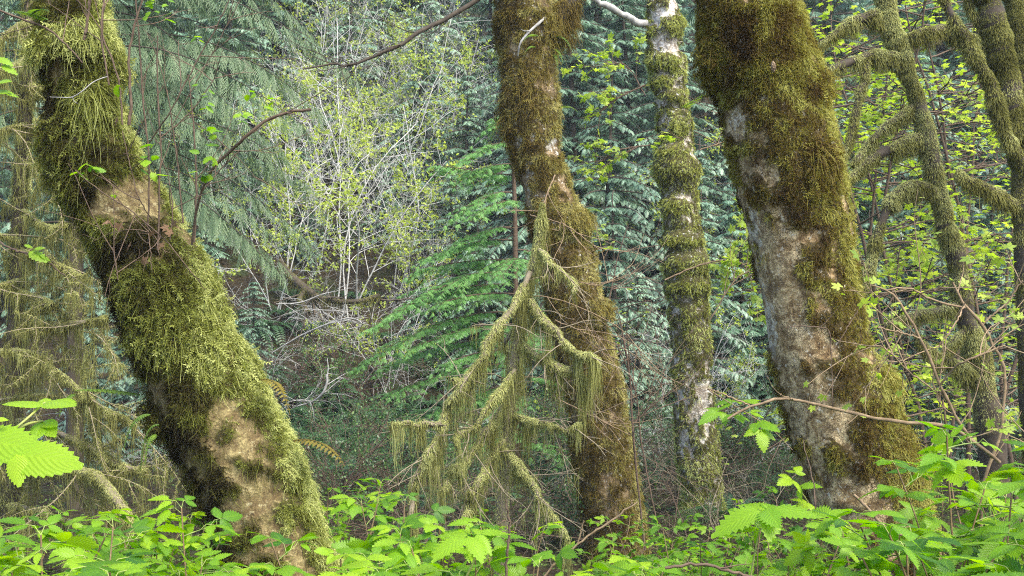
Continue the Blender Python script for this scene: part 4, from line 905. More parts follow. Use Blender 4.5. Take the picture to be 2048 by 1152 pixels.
for px, D, v, s in [(560, 24, 0, 1.0), (620, 26, 1, 1.35), (690, 24.5, 2, 1.3), (740, 27, 0, 1.1), (800, 25.5, 1, 1.0), (860, 27, 2, .9), (640, 29, 0, 1.1), (720, 30, 1, 1.0), (580, 28, 2, 1.1), (900, 25, 0, .7), (1440, 20, 1, .7), (1480, 25, 0, .9), (1230, 22, 2, .6), (1620, 22, 0, .8), (500, 25.5, 1, .8), (780, 22.5, 2, .7), (660, 31, 0, 1.2), (740, 32.5, 1, 1.2), (810, 30, 2, 1.2), (870, 31.5, 0, 1.1), (930, 29, 1, 1.0), (600, 31, 1, 1.2), (770, 29, 2, 1.1), (850, 28.5, 1, 1.1), (960, 32, 2, 1.1), (690, 33, 2, 1.2), (1230, 27, 1, 1.0), (1460, 27, 0, 1.1), (1150, 28, 2, 1.0)]:
    o = KV.put(v, spot(px, D), g.uniform(0, 6.28), s); PLACED.append((o, 'vine', px, D, s))
for i, (px, D, s) in enumerate([(500, 22, .9), (560, 21, .8), (620, 22.5, .8), (720, 22.5, .7), (820, 22.5, .9), (860, 23.5, 1.0), (540, 23.5, 1.0), (680, 24, .9), (1150, 18, .9), (1260, 18.5, .9), (1300, 19, .8), (1440, 18, .9), (1480, 17, .8), (340, 17, .9), (1380, 19, .7), (270, 18.5, .8), (1740, 16, .8), (920, 20.5, .9)]):
    o = KB.put(i, spot(px, D), g.uniform(0, 6.28), s); PLACED.append((o, 'bare', px, D, s))
for i in range(46):
    px = g.uniform(440, 1520) if i < 36 else g.uniform(1700, 2060); D = g.uniform(19, 31) if px < 1000 else g.uniform(16, 26); s = g.uniform(.6, 1.1)
    o = KL.put(i, spot(px, D), g.uniform(0, 6.28), s); PLACED.append((o, 'leafy', px, D, s))
for i in range(84):
    px = g.uniform(440, 960) if i < 64 else g.uniform(1000, 2060); D = g.uniform(19.5, 28) if px < 1000 else g.uniform(15, 23); s = g.uniform(.75, 1.25)
    if i < 26: px, D, s = 490+i*14.5+g.uniform(-15, 15), g.uniform(18.6, 22.0), s*1.45
    o = KF.put(i, spot(px, D), g.uniform(0, 6.28), s); PLACED.append((o, 'fern', px, D, s))
for i, (px, D, s) in enumerate([(735, 20.3, 1.25), (700, 22, 1.0), (660, 21.7, 1.0), (770, 21.8, 1.1), (620, 22.4, .9), (745, 23, 1.0), (685, 23.4, 1), (800, 21.2, .9), (560, 21.6, .9), (700, 20.2, 1.3), (640, 20.6, 1.2), (780, 20.0, 1.1), (590, 20.4, 1.1)]):
    o = KD.put(i, spot(px, D, .25 if i == 0 else .05), g.uniform(0, 6.28), s); PLACED.append((o, 'deadfern', px, D, s))
for i in range(18):
    px = g.uniform(520, 1560); D = g.uniform(10.5, 18); s = g.uniform(.35, .8)
    o = KL.put(i, spot(px, D), g.uniform(0, 6.28), s); PLACED.append((o, 'leafy', px, D, s))
for i in range(16):
    px = g.uniform(520, 1560); D = g.uniform(11, 18); s = g.uniform(.5, .8)
    o = KF.put(i, spot(px, D), g.uniform(0, 6.28), s); PLACED.append((o, 'fern', px, D, s))
for i in range(16):
    px = g.uniform(560, 1560); D = g.uniform(10, 17); s = g.uniform(.4, .75)
    o = KW.put(i, spot(px, D), g.uniform(0, 6.28), s); PLACED.append((o, 'brownbush', px, D, s))
# mossy bent branch and white dead branches on the bank
def branch_thing(name, label, paths, mat, moss=None, sides=6, fz=900, group=None, cat='branch'):
    P0 = px_path(paths[0], 20)[0]; t = thing(name, label, cat, P0[0], group); a = Acc(); m = Acc()
    for lst in paths:
        pts, rad = px_path(lst, 20); rad = rad*(1 if moss else .6); out = []; tube(a, pts, rad, sides, .5)
        for k in range(0 if 'twig' == cat else 5):
            i = rng.integers(3, 19); grow(out, pts[i], unit(pts[i+1]-pts[i])+rng.normal(0, .6, 3), rng.uniform(.3, .9), rad[i]*.5, 1, 6, .3, -.02, (0, 3, 0), (.4, .9), .5)
        twigs_mesh(out, a)
        if moss: limb_moss(m, pts, rad, fz, .05, .42, .008, 1.2)
    a.build('wood', M[mat], t)
    if moss: m.build('moss', M[moss], t)
    return t
branch_thing('fallen_branch', 'mossy bent branch lying across the dark bank left of the young hemlock', [[(560, 520, 21, 4), (575, 545, 20.8, 7), (592, 563, 20.6, 9), (615, 580, 20.5, 8), (640, 597, 20.4, 6), (680, 603, 20.3, 5), (725, 602, 20.3, 5), (760, 590, 20.3, 4)], [(610, 580, 20.5, 5), (600, 600, 20.3, 4), (618, 625, 20.2, 4)]], 'wood_dark', 'limb_moss')
branch_thing('dead_branch', 'white curved dead branch on the fern bank beside brown dead fern', [[(596, 812, 18.5, 2), (625, 803, 18.4, 3), (645, 787, 18.3, 4), (654, 765, 18.3, 4), (652, 748, 18.3, 3)], [(625, 803, 18.4, 2), (600, 800, 18.3, 2), (575, 804, 18.3, 1)]], 'twig_pale')
branch_thing('dead_branch', 'pale forked dead twig spread over the dark middle of the bank', [[(545, 705, 19.5, 2), (600, 672, 19.4, 2.6), (650, 650, 19.3, 3), (700, 636, 19.2, 3), (725, 650, 19.2, 2.5), (690, 660, 19.2, 1.5)], [(650, 650, 19.3, 2), (690, 625, 19.2, 1.6), (610, 618, 19.1, 1.2)], [(552, 608, 19.3, 2), (600, 605, 19.3, 2.5), (640, 590, 19.3, 2)]], 'twig_pale')

# ------------------------------------------------------------------ slender maples with fresh yellow-green leaves
def sapling(seed, H_=5.5, nb=26, size=.085):
    g = np.random.default_rng(seed); t = thing('maple_sapling', 'x', 'sapling'); out = []
    st = [np.array([0, 0, -.2])]; d = np.array([g.normal(0, .06), g.normal(0, .06), 1.])
    for k in range(14): d = unit(d+np.array([g.normal(0, .07), g.normal(0, .07), .05])); st.append(st[-1]+d*H_/14)
    st = np.array(st); out.append((st, np.linspace(.03, .008, 15), 0))
    for k in range(nb):
        u = g.uniform(.18, 1)*14; i = min(int(u), 13); a = g.uniform(0, 6.28)
        grow(out, st[i]+(st[i+1]-st[i])*(u-i), (math.cos(a), math.sin(a), .25), g.uniform(.7, 1.7), .010, 1, 7, .25, -.015, (0, 5, 0), (.4, .9), .5, g, .55, .3)
    a = Acc(); twigs_mesh(out, a); a.build('stems', M['twig_brown'], t)
    O, X = at_tips(out, g, (1, 2), 3, .05); keep = fbm(O*1.1+seed, 2, 6) > .46; O, X = O[keep], X[keep]; X[:, 2] *= .35; n = len(O); l = Acc()
    for q in range(2): scatter(l, MAPLE, O+g.normal(0, .05, (n, 3)), X+g.normal(0, .5, (n, 3))*[1, 1, .3], g.normal(0, .28, (n, 3))+[0, 0, 1], size*g.uniform(.5, 1.15, n), g.uniform(.1, 1, n))
    l.build('leaves', M['leaf_maple'], t); return t
KS = Kinds([sapling(101), sapling(102, 6.5, 32), sapling(103, 4.6, 22)])
for px, D, v, s in [(1690, 12.5, 1, 1.0), (1745, 14, 0, 1.1), (1800, 12, 2, 1.15), (1860, 13.5, 1, 1.05), (1930, 12.5, 0, 1.1), (1985, 14, 2, 1.2), (2040, 12, 1, 1.0), (1640, 15, 0, 1.1), (1210, 17, 2, .9), (1890, 16, 1, 1.1), (2010, 17, 0, 1.2)]:
    o = KS.put(v, spot(px, D), g.uniform(0, 6.28), s); PLACED.append((o, 'sapling', px, D, s))
# big dark bough crossing the top
def twigged_bough(name, label, paths, mat, tw=14, L=(.3, .9), r=.006, leaf=None, cat='branch', lsize=.06, up=.02, kid=4, seedv=1):
    P0 = px_path(paths[0], 20)[0]; g = np.random.default_rng(seedv); t = thing(name, label, cat, P0[0]); a = Acc(); out = []
    for lst in paths:
        pts, rad = px_path(lst, 24); pts[1:-1] += g.normal(0, .006, (22, 3)); tube(a, pts, rad, 8, .5)
        for k in range(tw):
            i = g.integers(5, 23); dr = unit(pts[i+1 if i < 23 else i]-pts[i-1])+g.normal(0, .7, 3); grow(out, pts[i], dr, g.uniform(*L), r, 1, 6, .3, up, (0, kid, 0), (.4, .9), .55, g)
    twigs_mesh(out, a); a.build('wood', M[mat], t)
    if leaf:
        O, X = at_tips(out, g, (1, 2), 2, .01); n = len(O); l = Acc(); scatter(l, LEAF, O, X, g.normal(0, .4, (n, 3))+[0, 0, 1], lsize*g.uniform(.5, 1.2, n), g.uniform(0, 1, n)); l.build('leaves', M[leaf], t)
    return t
twigged_bough('overhanging_bough', 'dark bare bough sweeping down leftward across the top left of the middle trunk', [[(1010, -45, 9.9, 7), (955, 0, 9.8, 5), (890, 38, 9.7, 4.6), (845, 62, 9.6, 4.2), (795, 92, 9.5, 3.6), (745, 114, 9.5, 3.2), (695, 131, 9.4, 2.6), (660, 128, 9.4, 2.2), (605, 138, 9.3, 1.4)]], 'wood_dark', 16, (.15, .5), .005)
# ------------------------------------------------------------------ salmonberry: serrated three-part leaves on canes
def leaflet(W=.95, n=15, droop=.22, fold=.16, twist=0.0, skew=0.0, notch=.66):
    t = np.linspace(0, 1, n); c = np.array([-1, -.5, 0, .5, 1.]); V = []; U = []
    w = 1.0*W*(t**.60)*(1-t)**.95*1.02
    tooth = np.where(np.arange(n) % 2 == 1, 1.0, notch); tooth[0] = tooth[-1] = 1
    for k in range(n):
        for v in c:
            e = abs(v); hw = w[k]*(1+skew*v)*(tooth[k] if e == 1 else 1)
            x = t[k]+(.05 if (e == 1 and k % 2 == 1) else 0)
            y = v*hw; z = fold*e*w[k]-droop*t[k]**2+0-.35*w[k]*(e**2)*.5+twist*y*t[k]
            V.append((x, y, z)); U.append((t[k], v))
    i = (np.arange(n-1)[:, None]*5+np.arange(4)[None]); Q = np.stack([i, i+5, i+6, i+1], -1).reshape(-1, 4)
    return np.array(V), Q, np.array(U)
def trifoliate(seed):
    g = np.random.default_rng(seed); V, Q, U, d = [], [], [], []; n = 0
    for a, s, off in ((0, 1.0, .12), (1.15, .76, .0), (-1.15, .76, .0)):
        v, q, u = leaflet(g.uniform(.86, 1.06), 19, g.uniform(.12, .40), g.uniform(.08, .28), g.uniform(-.3, .3), (.22*np.sign(a) if a else 0))
        a2 = a+g.normal(0, .10); p = g.normal(-.04, .14); v = v*s
        x = v[:, 0]*math.cos(p)+v[:, 2]*math.sin(p); z = -v[:, 0]*math.sin(p)*-1*0+v[:, 2]*math.cos(p)-v[:, 0]*math.sin(-p)
        ca, sa = math.cos(a2), math.sin(a2); v = np.stack([x*ca-v[:, 1]*sa+off, x*sa+v[:, 1]*ca, z], -1)
        V.append(v); Q.append(q+n); U.append(u); d.append(np.full(len(v), g.uniform(-.08, .08))); n += len(v)
    return np.concatenate(V), np.concatenate(Q), np.concatenate(U), np.concatenate(d)
TRI = [trifoliate(k) for k in range(8)]
def cane_leaves(A, W, O, X, Z, S, g, tint, pet=.5):
    """leaves at O with petioles of length pet*S"""
    n = len(O); X = unit(X); base = O+X*(S*pet)[:, None]+np.array([0, 0, 1.0])*(S*pet*.35)[:, None]
    for k in range(n):
        tube(W, np.array([O[k], (O[k]+base[k])/2+[0, 0, .012], base[k]+X[k]*S[k]*.12]), [.0015, .0012, .0009], 4, .95)
    q = g.integers(0, len(TRI), n); r = np.clip(tint+g.normal(0, .18, n), 0, 1)
    for j in range(len(TRI)):
        s = q == j
        if s.any(): scatter(A, TRI[j], base[s], X[s], Z[s], S[s], r[s])
def salmonberry(seed, H_=1.5, nc=4, size=.10, spread=.35, nl=9, name='salmonberry_bush'):
    g = np.random.default_rng(seed); t = thing(name, 'x', 'bush'); A, W = Acc(), Acc(); G = W
    for c in range(nc):
        a = g.uniform(0, 6.28); ln = g.uniform(.1, spread); h = H_*(1.0 if c == 0 else g.uniform(.72, 1.0))
        k = np.linspace(0, 1, 12); pts = np.stack([math.cos(a)*ln*k**1.6*1.4+.05*np.sin(k*7+seed+c), math.sin(a)*ln*k**1.6*1.4+.05*np.cos(k*6+c), -.08+h*k], -1)
        tube(W, pts, np.linspace(.0055, .0026, 12), 6, .35)
        O, X, S = [], [], []
        for j in range(nl):
            u = .40+.60*(j+g.uniform(0, .8))/nl; u = min(u, 1); x = u*11; i = min(int(x), 10); p = pts[i]+(pts[i+1]-pts[i])*(x-i)
            az = j*2.4+g.uniform(-.5, .5); d = np.array([math.cos(az), math.sin(az), g.uniform(-.15, .35)])
            if g.uniform() < .62:
                L = g.uniform(.08, .24)*(1.25-u*.6); q = np.stack([p+d*L*f+np.array([0, 0, .25*L*f-.1*L*f*f]) for f in np.linspace(0, 1, 5)])
                tube(G, q, np.linspace(.0026, .0015, 5), 4, .75)
                for f in (.55, .85, 1.0): O.append(q[int(f*4)]); X.append(d*[1, 1, .4]+g.normal(0, .75, 3)*[1, 1, .25]); S.append(size*g.uniform(.65, 1.15)*(.75 if f > .9 else 1))
            else: O.append(p); X.append(d); S.append(size*g.uniform(.8, 1.25))
        O.append(pts[-1]); X.append(np.array([math.cos(a), math.sin(a), .4])); S.append(size*.6)
        O.append(pts[-1]); X.append(np.array([-math.sin(a), math.cos(a), .2])); S.append(size*.9)
        O, X, S = np.array(O), np.array(X), np.array(S); n = len(O)
        cane_leaves(A, G, O, X, np.array([0, 0, 1.0])+g.normal(0, .42, (n, 3)), S, g, .5)
    W.build('stems', M['berry_stem'], t)
    A.build('leaves', M['salmonberry'], t, uv=True); return t
KSB = Kinds([salmonberry(200+k, 1.5, 3+k % 2, .098, .20, 12) for k in range(7)])
KSS = Kinds([salmonberry(220+k, 1.0, 4, .080, .35, 8) for k in range(3)])
g = np.random.default_rng(77)
SB = [  # px, row of the top leaf, depth
    (-60, 1010, 2.9), (20, 1010, 3.3), (90, 1000, 3.6), (150, 1045, 2.9), (215, 1010, 3.3), (265, 1040, 2.8), (330, 965, 3.9), (270, 1085, 2.4), (200, 1090, 2.3), (100, 1085, 2.3), (10, 1075, 2.2), (60, 1050, 2.7), (180, 985, 4.6), (280, 1000, 4.8), (40, 990, 4.8), (110, 1050, 3.0), (-10, 1090, 2.4), (250, 1105, 2.2), (300, 1120, 2.2), (320, 1000, 4.2), (345, 1000, 5.2),
    (430, 1165, 2.6), (700, 1135, 2.7),
    (665, 945, 6.2), (715, 940, 5.6), (770, 965, 5.0), (690, 955, 4.3), (735, 965, 4.6), (680, 1030, 3.4), (740, 1040, 3.2), (790, 1025, 4.0), (830, 1010, 4.0), (715, 1085, 2.7), (800, 1090, 2.8), (880, 1040, 3.3), (930, 1005, 4.0), (985, 995, 4.0), (1030, 1010, 4.2), (900, 1090, 2.6), (980, 1080, 2.9), (1055, 1095, 3.1), (760, 1115, 2.4), (860, 1120, 2.4), (950, 1125, 2.4),
    (1120, 1135, 2.7), (1290, 1060, 4.5), (1330, 1075, 3.6), (1390, 1030, 4.6), (1420, 1060, 3.4), (1470, 1000, 4.6), (1530, 1025, 3.2), (1570, 985, 4.8), (1500, 1090, 2.6), (1420, 1110, 2.5), (1350, 1120, 2.6), (1560, 1120, 2.4), (1610, 1015, 5.0),
    (1780, 1060, 3.2), (1850, 945, 3.4), (1905, 905, 3.6), (1955, 880, 3.6), (2005, 860, 3.8), (2055, 800, 3.6), (1880, 985, 2.8), (1940, 960, 2.7), (2010, 925, 2.6), (2070, 890, 2.5), (1985, 850, 4.0), (1830, 1080, 2.7), (1920, 1070, 2.3), (2000, 1050, 2.2), (2070, 1040, 2.1), (1960, 950, 4.4), (2030, 905, 4.6), (1880, 1090, 2.4), (2040, 1000, 3.2), (1975, 1030, 3.0)]
for i, (px, py, D) in enumerate(SB):
    D = D*g.uniform(.97, 1.03); zt = HC+(HOR-py)/F*D; x = (px-1024)/F*D; gz = float(ground_z(x, D)); s = (zt-gz)/1.53
    o = KSB.put(i if i < 7 else int(g.integers(0, 7)), (x, D, gz), g.uniform(0, 6.28), s); PLACED.append((o, 'salmonberry', px, D, s))
for i in range(26):
    px = g.uniform(1220, 1640) if i < 17 else g.uniform(640, 1100); D = g.uniform(5.6, 9.5); x = (px-1024)/F*D
    o = KSS.put(i, (x, D, float(ground_z(x, D))), g.uniform(0, 6.28), g.uniform(.62, .88)); PLACED.append((o, 'young', px, D, 1))

# big close leaves reaching in at the left edge
def leaf_spray(name, label, stems, leaves, seed, group=None, cat='shoot', stemr=(3.0, 1.6), mat='cane_green', single=False):
    """stems: lists of (px, py, depth); leaves: (px, py, depth, forward px dx, dy, depth step, size m, tilt towards the lens)"""
    P0 = P(*stems[0][0]); g = np.random.default_rng(seed); t = thing(name, label, cat, P0, group); A, W = Acc(), Acc()
    for s in stems:
        pts = spline([P(*q) for q in s], 16); tube(W, pts, np.linspace(stemr[0], stemr[1], 16)/1000, 6, .5)
    for k, (px, py, D, dx, dy, dd, S, tl) in enumerate(leaves):
        b = P(px, py, D); X = unit(P(px+dx, py+dy, D+dd)-b); Z = unit(np.array([g.normal(0, .2), -tl, 1.0])); tm = TRI[(seed+k) % 8]
        if single: v, q_, u = leaflet(g.uniform(.80, 1.05), 21, g.uniform(.05, .22), g.uniform(.03, .12), notch=.86); tm = (v, q_, u, np.zeros(len(v)))
        scatter(A, tm, b[None], X[None], Z[None], np.array([S]), np.array([np.clip(.70+g.normal(0, .12), 0, 1)]))
    W.build('stems', M[mat], t); A.build('leaves', M['salmonberry'], t, uv=True); return t
leaf_spray('salmonberry_shoot', 'salmonberry shoot at the left edge with one very large bright leaf', [[(-260, 1180, 1.5), (-170, 1040, 1.55), (-70, 935, 1.6), (0, 880, 1.62), (45, 845, 1.65), (90, 805, 1.7)], [(-70, 935, 1.6), (-10, 905, 1.6), (35, 908, 1.58)], [(0, 880, 1.62), (50, 850, 1.66), (85, 842, 1.7)]],
    [(25, 908, 1.58, 100, 8, -.02, .106, 1.3), (32, 908, 1.57, 4, 60, -.02, .050, 2.0), (-60, 880, 1.6, 100, 8, -.02, .115, 1.1), (90, 805, 1.7, 70, -8, -.05, .072, .35), (88, 806, 1.7, -70, -4, -.04, .062, .30), (90, 806, 1.72, -2, -30, .05, .030, .6),
     (85, 843, 1.7, 40, 4, -.03, .034, .6), (85, 843, 1.7, -14, 26, -.03, .040, 1.2), (86, 843, 1.7, 26, 30, -.03, .040, 1.2), (-12, 838, 1.6, 30, -2, 0, .02, .6)], 3, single=True)
leaf_spray('salmonberry_shoot', 'leafy shoot hanging on a thin cane left of the thick right trunk', [[(1415, 778, 5.0), (1450, 800, 5.0), (1500, 830, 5.0), (1545, 860, 5.05), (1585, 900, 5.1)]],
    [(1465, 805, 5, -40, -10, .1, .10, .5), (1490, 800, 4.9, 60, -5, -.2, .09, .4), (1440, 822, 5, -50, 15, -.1, .10, .6), (1515, 845, 5, 50, 12, -.1, .11, .6), (1520, 860, 4.95, 10, 40, -.1, .10, .9), (1470, 830, 4.95, 20, 30, -.2, .09, .7), (1500, 825, 5.05, 50, -20, .1, .08, .3)], 5, mat='twig_tan')
leaf_spray('salmonberry_shoot', 'bright serrated shoot poking out left of the right trunk above the low leaves', [[(1640, 1040, 5.3), (1620, 1010, 5.3), (1600, 980, 5.25), (1585, 960, 5.2)]],
    [(1585, 960, 5.2, -50, 10, -.2, .10, .6), (1600, 975, 5.2, 40, -20, -.1, .09, .4), (1590, 945, 5.25, 20, -30, .1, .07, .5), (1615, 1005, 5.25, -40, 20, -.2, .10, .7)], 6)
# bowed pale leaves that catch the sky
leaf_spray('salmonberry_shoot', 'pair of bowed pale green leaves in front of the right trunk foot', [[(1500, 1160, 3.0), (1515, 1080, 3.0), (1531, 1020, 3.0)]], [(1530, 1020, 3.0, -60, 10, -.03, .13, .5), (1533, 1018, 3.0, 60, 0, -.03, .13, .45)], 7)
leaf_spray('salmonberry_shoot', 'large drooping pleated leaf low in the bottom centre', [[(930, 1160, 2.6), (950, 1110, 2.6), (930, 1080, 2.6)]], [(935, 1072, 2.6, -45, 12, -.06, .11, .55), (955, 1068, 2.62, 60, 2, .02, .08, .4)], 9)

# ------------------------------------------------------------------ twiggy shrub rooted on the leaning trunk
ts = thing('twiggy_shrub', 'red brown twiggy shrub with a few round leaves rooted on the leaning trunk', 'shrub', P(330, 470, 5.2))
a = Acc(); g = np.random.default_rng(9); out = []
STM = [[(296, 452, 5.1, 3), (298, 380, 5.1, 3), (297, 300, 5.1, 3), (286, 200, 5.1, 3), (280, 100, 5.1, 2.6), (270, -20, 5.1, 2.4)], [(316, 500, 5.1, 3), (318, 380, 5.1, 3), (322, 300, 5.1, 2.8), (316, 200, 5.1, 3), (315, 72, 5.1, 2)],
       [(388, 485, 5.3, 4), (392, 400, 5.3, 4), (391, 320, 5.3, 3), (385, 230, 5.3, 2.6), (376, 150, 5.3, 1.6)], [(384, 490, 5.3, 4), (398, 400, 5.2, 4.5), (425, 338, 5.1, 4.5), (462, 302, 5.05, 5), (490, 275, 5, 5), (528, 244, 5, 5), (572, 226, 5, 5), (622, 218, 5, 5)],
       [(258, 250, 5.0, 6), (262, 210, 5.0, 5), (258, 120, 5.0, 4), (266, 60, 5.0, 4), (285, 0, 5, 3), (300, -60, 5, 3)], [(366, 446, 5.2, 3), (356, 340, 5.2, 2.5), (346, 260, 5.2, 2.2), (334, 180, 5.2, 1.6)], [(245, 250, 5.0, 3), (240, 180, 5.0, 3), (225, 120, 5, 3), (205, 70, 5, 3), (208, 0, 5, 3)],
       [(168, 80, 4.95, 4), (172, 60, 4.95, 5), (178, 20, 4.95, 4), (180, -30, 4.95, 4)], [(218, 170, 4.95, 3), (205, 90, 4.95, 3), (203, 40, 4.95, 3), (214, -20, 5, 3)], [(165, 126, 4.9, 2.4), (130, 88, 4.9, 3), (95, 58, 4.9, 3.5), (50, 40, 4.9, 4), (-20, 15, 4.9, 4)], [(150, 340, 4.95, 1.6), (205, 385, 4.95, 2), (260, 420, 5, 2), (330, 480, 5.0, 2), (380, 540, 5, 1.8), (410, 580, 5.1, 1.4)],
       [(300, 285, 5.1, 2.4), (345, 215, 5.0, 2.4), (395, 120, 5, 2.2), (440, 40, 5, 2), (465, -20, 5, 1.8)], [(305, 440, 5.1, 1.8), (280, 400, 5.0, 1.8), (262, 340, 5, 1.8), (244, 262, 5, 1.4)], [(330, 270, 5, 2), (380, 225, 5, 2), (420, 170, 5, 1.5), (430, 155, 5, 1)], [(345, 250, 5.1, 1.6), (400, 150, 5.1, 1.6), (450, 60, 5.1, 1.4), (480, 0, 5.1, 1.4)], [(385, 240, 5.2, 1.6), (430, 275, 5.2, 1.8), (480, 320, 5.2, 1.4), (515, 360, 5.2, 1)], [(395, 395, 5.3, 2), (440, 340, 5.3, 2), (480, 300, 5.3, 1.6)], [(340, 480, 5.0, 2), (345, 420, 5.0, 2), (342, 380, 5.0, 1.6)], [(303, 540, 4.95, 1.6), (300, 490, 4.95, 1.6), (297, 460, 5, 1.6)], [(236, 560, 4.9, 2), (232, 530, 4.9, 2), (224, 495, 4.9, 1.6)]]
for lst in STM:
    pts, rad = px_path(lst, 22); pts[1:] += g.normal(0, .0015, (21, 3)); tube(a, pts, rad*.62, 6, .5)
    for k in range(3):
        i = g.integers(5, 21); dr = unit(pts[i+1]-pts[i])+g.normal(0, .6, 3); grow(out, pts[i], dr, g.uniform(.12, .45), .0026, 1, 6, .25, .02, (0, 2, 0), (.4, .9), .55, g)
twigs_mesh(out, a, 4); a.build('stems', M['twig_brown'], ts)
def oval(seed):
    v, q, u = leaflet(1.15, 13, .25, .12); v = v*[1, 1, 1]; return v, q, u, np.zeros(len(v))
OV = oval(0); l = Acc()
for px, py, n, s in [(180, 330, 5, .07), (165, 340, 3, .06), (290, 312, 4, .085), (310, 342, 2, .09), (305, 292, 2, .07), (412, 300, 3, .08), (425, 325, 3, .06), (405, 352, 4, .07), (430, 258, 5, .06), (440, 262, 3, .05), (482, 236, 4, .06), (500, 245, 2, .06), (545, 212, 5, .055), (505, 193, 3, .05), (343, 42, 3, .07), (385, 70, 4, .05), (228, 383, 3, .04), (410, 212, 4, .05), (235, 178, 1, .07), (330, 20, 4, .05), (300, 15, 4, .05), (400, 175, 3, .04), (290, 0, 4, .06), (285, 335, 2, .05)]:
    n2 = n; b = P(px, py, 5.0)+g.normal(0, .018, (n2, 3)); X = g.normal(0, 1, (n2, 3))*[1, .7, .3]+[0, 0, -.1]
    scatter(l, OV, b, X, np.array([0, -.55, 1.0])+g.normal(0, .3, (n2, 3)), s*g.uniform(.6, 1.1, n2)*.85, g.uniform(.4, .9, n2))
l.build('leaves', M['salmonberry'], ts, uv=True)
dk = Acc()
for px, py in [(210, 447), (222, 445), (238, 448), (335, 455), (348, 452), (342, 468), (318, 490), (256, 492), (230, 245), (285, 520), (300, 470)]:
    scatter(dk, MAPLE, P(px, py, 4.98)[None], g.normal(0, 1, (1, 3)), g.normal(0, .5, (1, 3))+[0, -1, .5], np.array([.036]), np.array([g.uniform(0, 1)]))
dk.build('dead_leaves', M['dead_leaf'], ts)
branch_thing('dead_twig', 'thin pale dead twig stuck across the mossy top of the leaning trunk', [[(100, 194, 4.88, 1.0), (125, 195, 4.88, 1.6), (145, 194, 4.88, 1.8), (165, 182, 4.88, 1.8), (185, 165, 4.9, 1.8), (205, 156, 4.92, 1.6), (216, 153, 4.95, 1.0)], [(145, 194, 4.88, 1.2), (148, 202, 4.88, 1.0), (155, 207, 4.87, .7)]], 'twig_pale', cat='twig')
t = twigged_bough('leafy_twig', 'small twig with round leaves at the left edge low against hanging moss', [[(-30, 470, 6.6, 2), (30, 500, 6.5, 2), (80, 515, 6.5, 1.6), (130, 550, 6.5, 1.2)]], 'twig_brown', 3, (.1, .25), .002, None, cat='twig')
l = Acc()
for px, py, s in [(70, 503, .12), (90, 508, .08), (60, 490, .05), (80, 498, .06), (5, 115, .10), (15, 130, .10), (5, 165, .10), (20, 185, .08), (0, 185, .1)]:
    scatter(l, OV, P(px-12, py, 6.45)[None], np.array([[1, 0, -.05]])+g.normal(0, .3, (1, 3)), np.array([[0, -.7, 1.]]), np.array([s]), np.array([.6]))
l.build('leaves', M['salmonberry'], t, uv=True)

# ------------------------------------------------------------------ bare canes on the right
def canes(name, label, paths, mat, seed, tw=4, L=(.15, .5), r=.003, leaf=0, cat='shrub', lsz=.05, lmat='leaf_maple'):
    g = np.random.default_rng(seed); P0 = px_path(paths[0], 10)[0]; t = thing(name, label, cat, P0[0]); a = Acc(); out = []
    for lst in paths:
        pts, rad = px_path(lst, 22); pts[1:-1] += g.normal(0, .0022, (20, 3)); tube(a, pts, rad*(.62+.2*g.uniform(size=22)), 7, .5)
        for k in range(tw):
            i = g.integers(4, 21); dr = unit(pts[i+1]-pts[i])+g.normal(0, .7, 3); grow(out, pts[i], dr, g.uniform(*L), r, 1, 6, .35, .02, (0, 2, 0), (.4, 1.0), .55, g)
    twigs_mesh(out, a, 4); a.build('canes', M[mat], t)
    if leaf:
        O, X = at_tips(out, g, (1, 2), leaf, .01); n = len(O); l = Acc(); scatter(l, MAPLE, O, X, g.normal(0, .3, (n, 3))+[0, -.3, 1], lsz*g.uniform(.4, 1.1, n), g.uniform(0, 1, n)); l.build('leaves', M[lmat], t)
    return t
canes('bare_shrub', 'bare tan branching shrub with fresh buds right of the thick right trunk', [
    [(1965, 1180, 4.6, 5), (1962, 1050, 4.6, 5), (1966, 976, 4.6, 5), (1990, 900, 4.6, 5), (2003, 850, 4.6, 4.5), (2010, 745, 4.6, 4.5), (1985, 690, 4.6, 4.5), (1965, 650, 4.6, 4.5), (1930, 610, 4.6, 4), (1905, 565, 4.6, 3)],
    [(1985, 915, 4.5, 4), (1950, 885, 4.45, 4), (1925, 856, 4.4, 4.5), (1900, 810, 4.4, 4.5), (1880, 771, 4.4, 4.5), (1860, 720, 4.4, 4.5), (1840, 676, 4.4, 4), (1810, 620, 4.4, 4), (1775, 581, 4.4, 3), (1740, 570, 4.4, 2)],
    [(1930, 615, 4.6, 3), (1880, 605, 4.55, 3), (1845, 590, 4.5, 3), (1815, 575, 4.45, 2.4), (1770, 580, 4.4, 2)], [(1965, 650, 4.6, 3), (1985, 630, 4.6, 3), (2015, 605, 4.6, 2.4), (2045, 560, 4.6, 2)], [(1880, 771, 4.4, 3), (1905, 740, 4.35, 3), (1935, 720, 4.3, 3), (1985, 700, 4.3, 2.6), (2010, 690, 4.3, 2)], [(1840, 676, 4.4, 2.6), (1800, 665, 4.35, 2.4), (1755, 655, 4.3, 2)],
    [(1865, 780, 4.4, 2.6), (1820, 745, 4.35, 2.4), (1780, 705, 4.3, 2), (1760, 690, 4.3, 1.6)], [(1930, 610, 4.6, 2.4), (1905, 655, 4.5, 2.4), (1870, 700, 4.5, 2)], [(2040, 900, 4.3, 4), (2070, 860, 4.3, 4)], [(1900, 1010, 4.5, 3), (1895, 900, 4.45, 3), (1885, 800, 4.4, 3)]], 'twig_tan', 31, 4, (.15, .45), .0028, 1, lsz=.045)
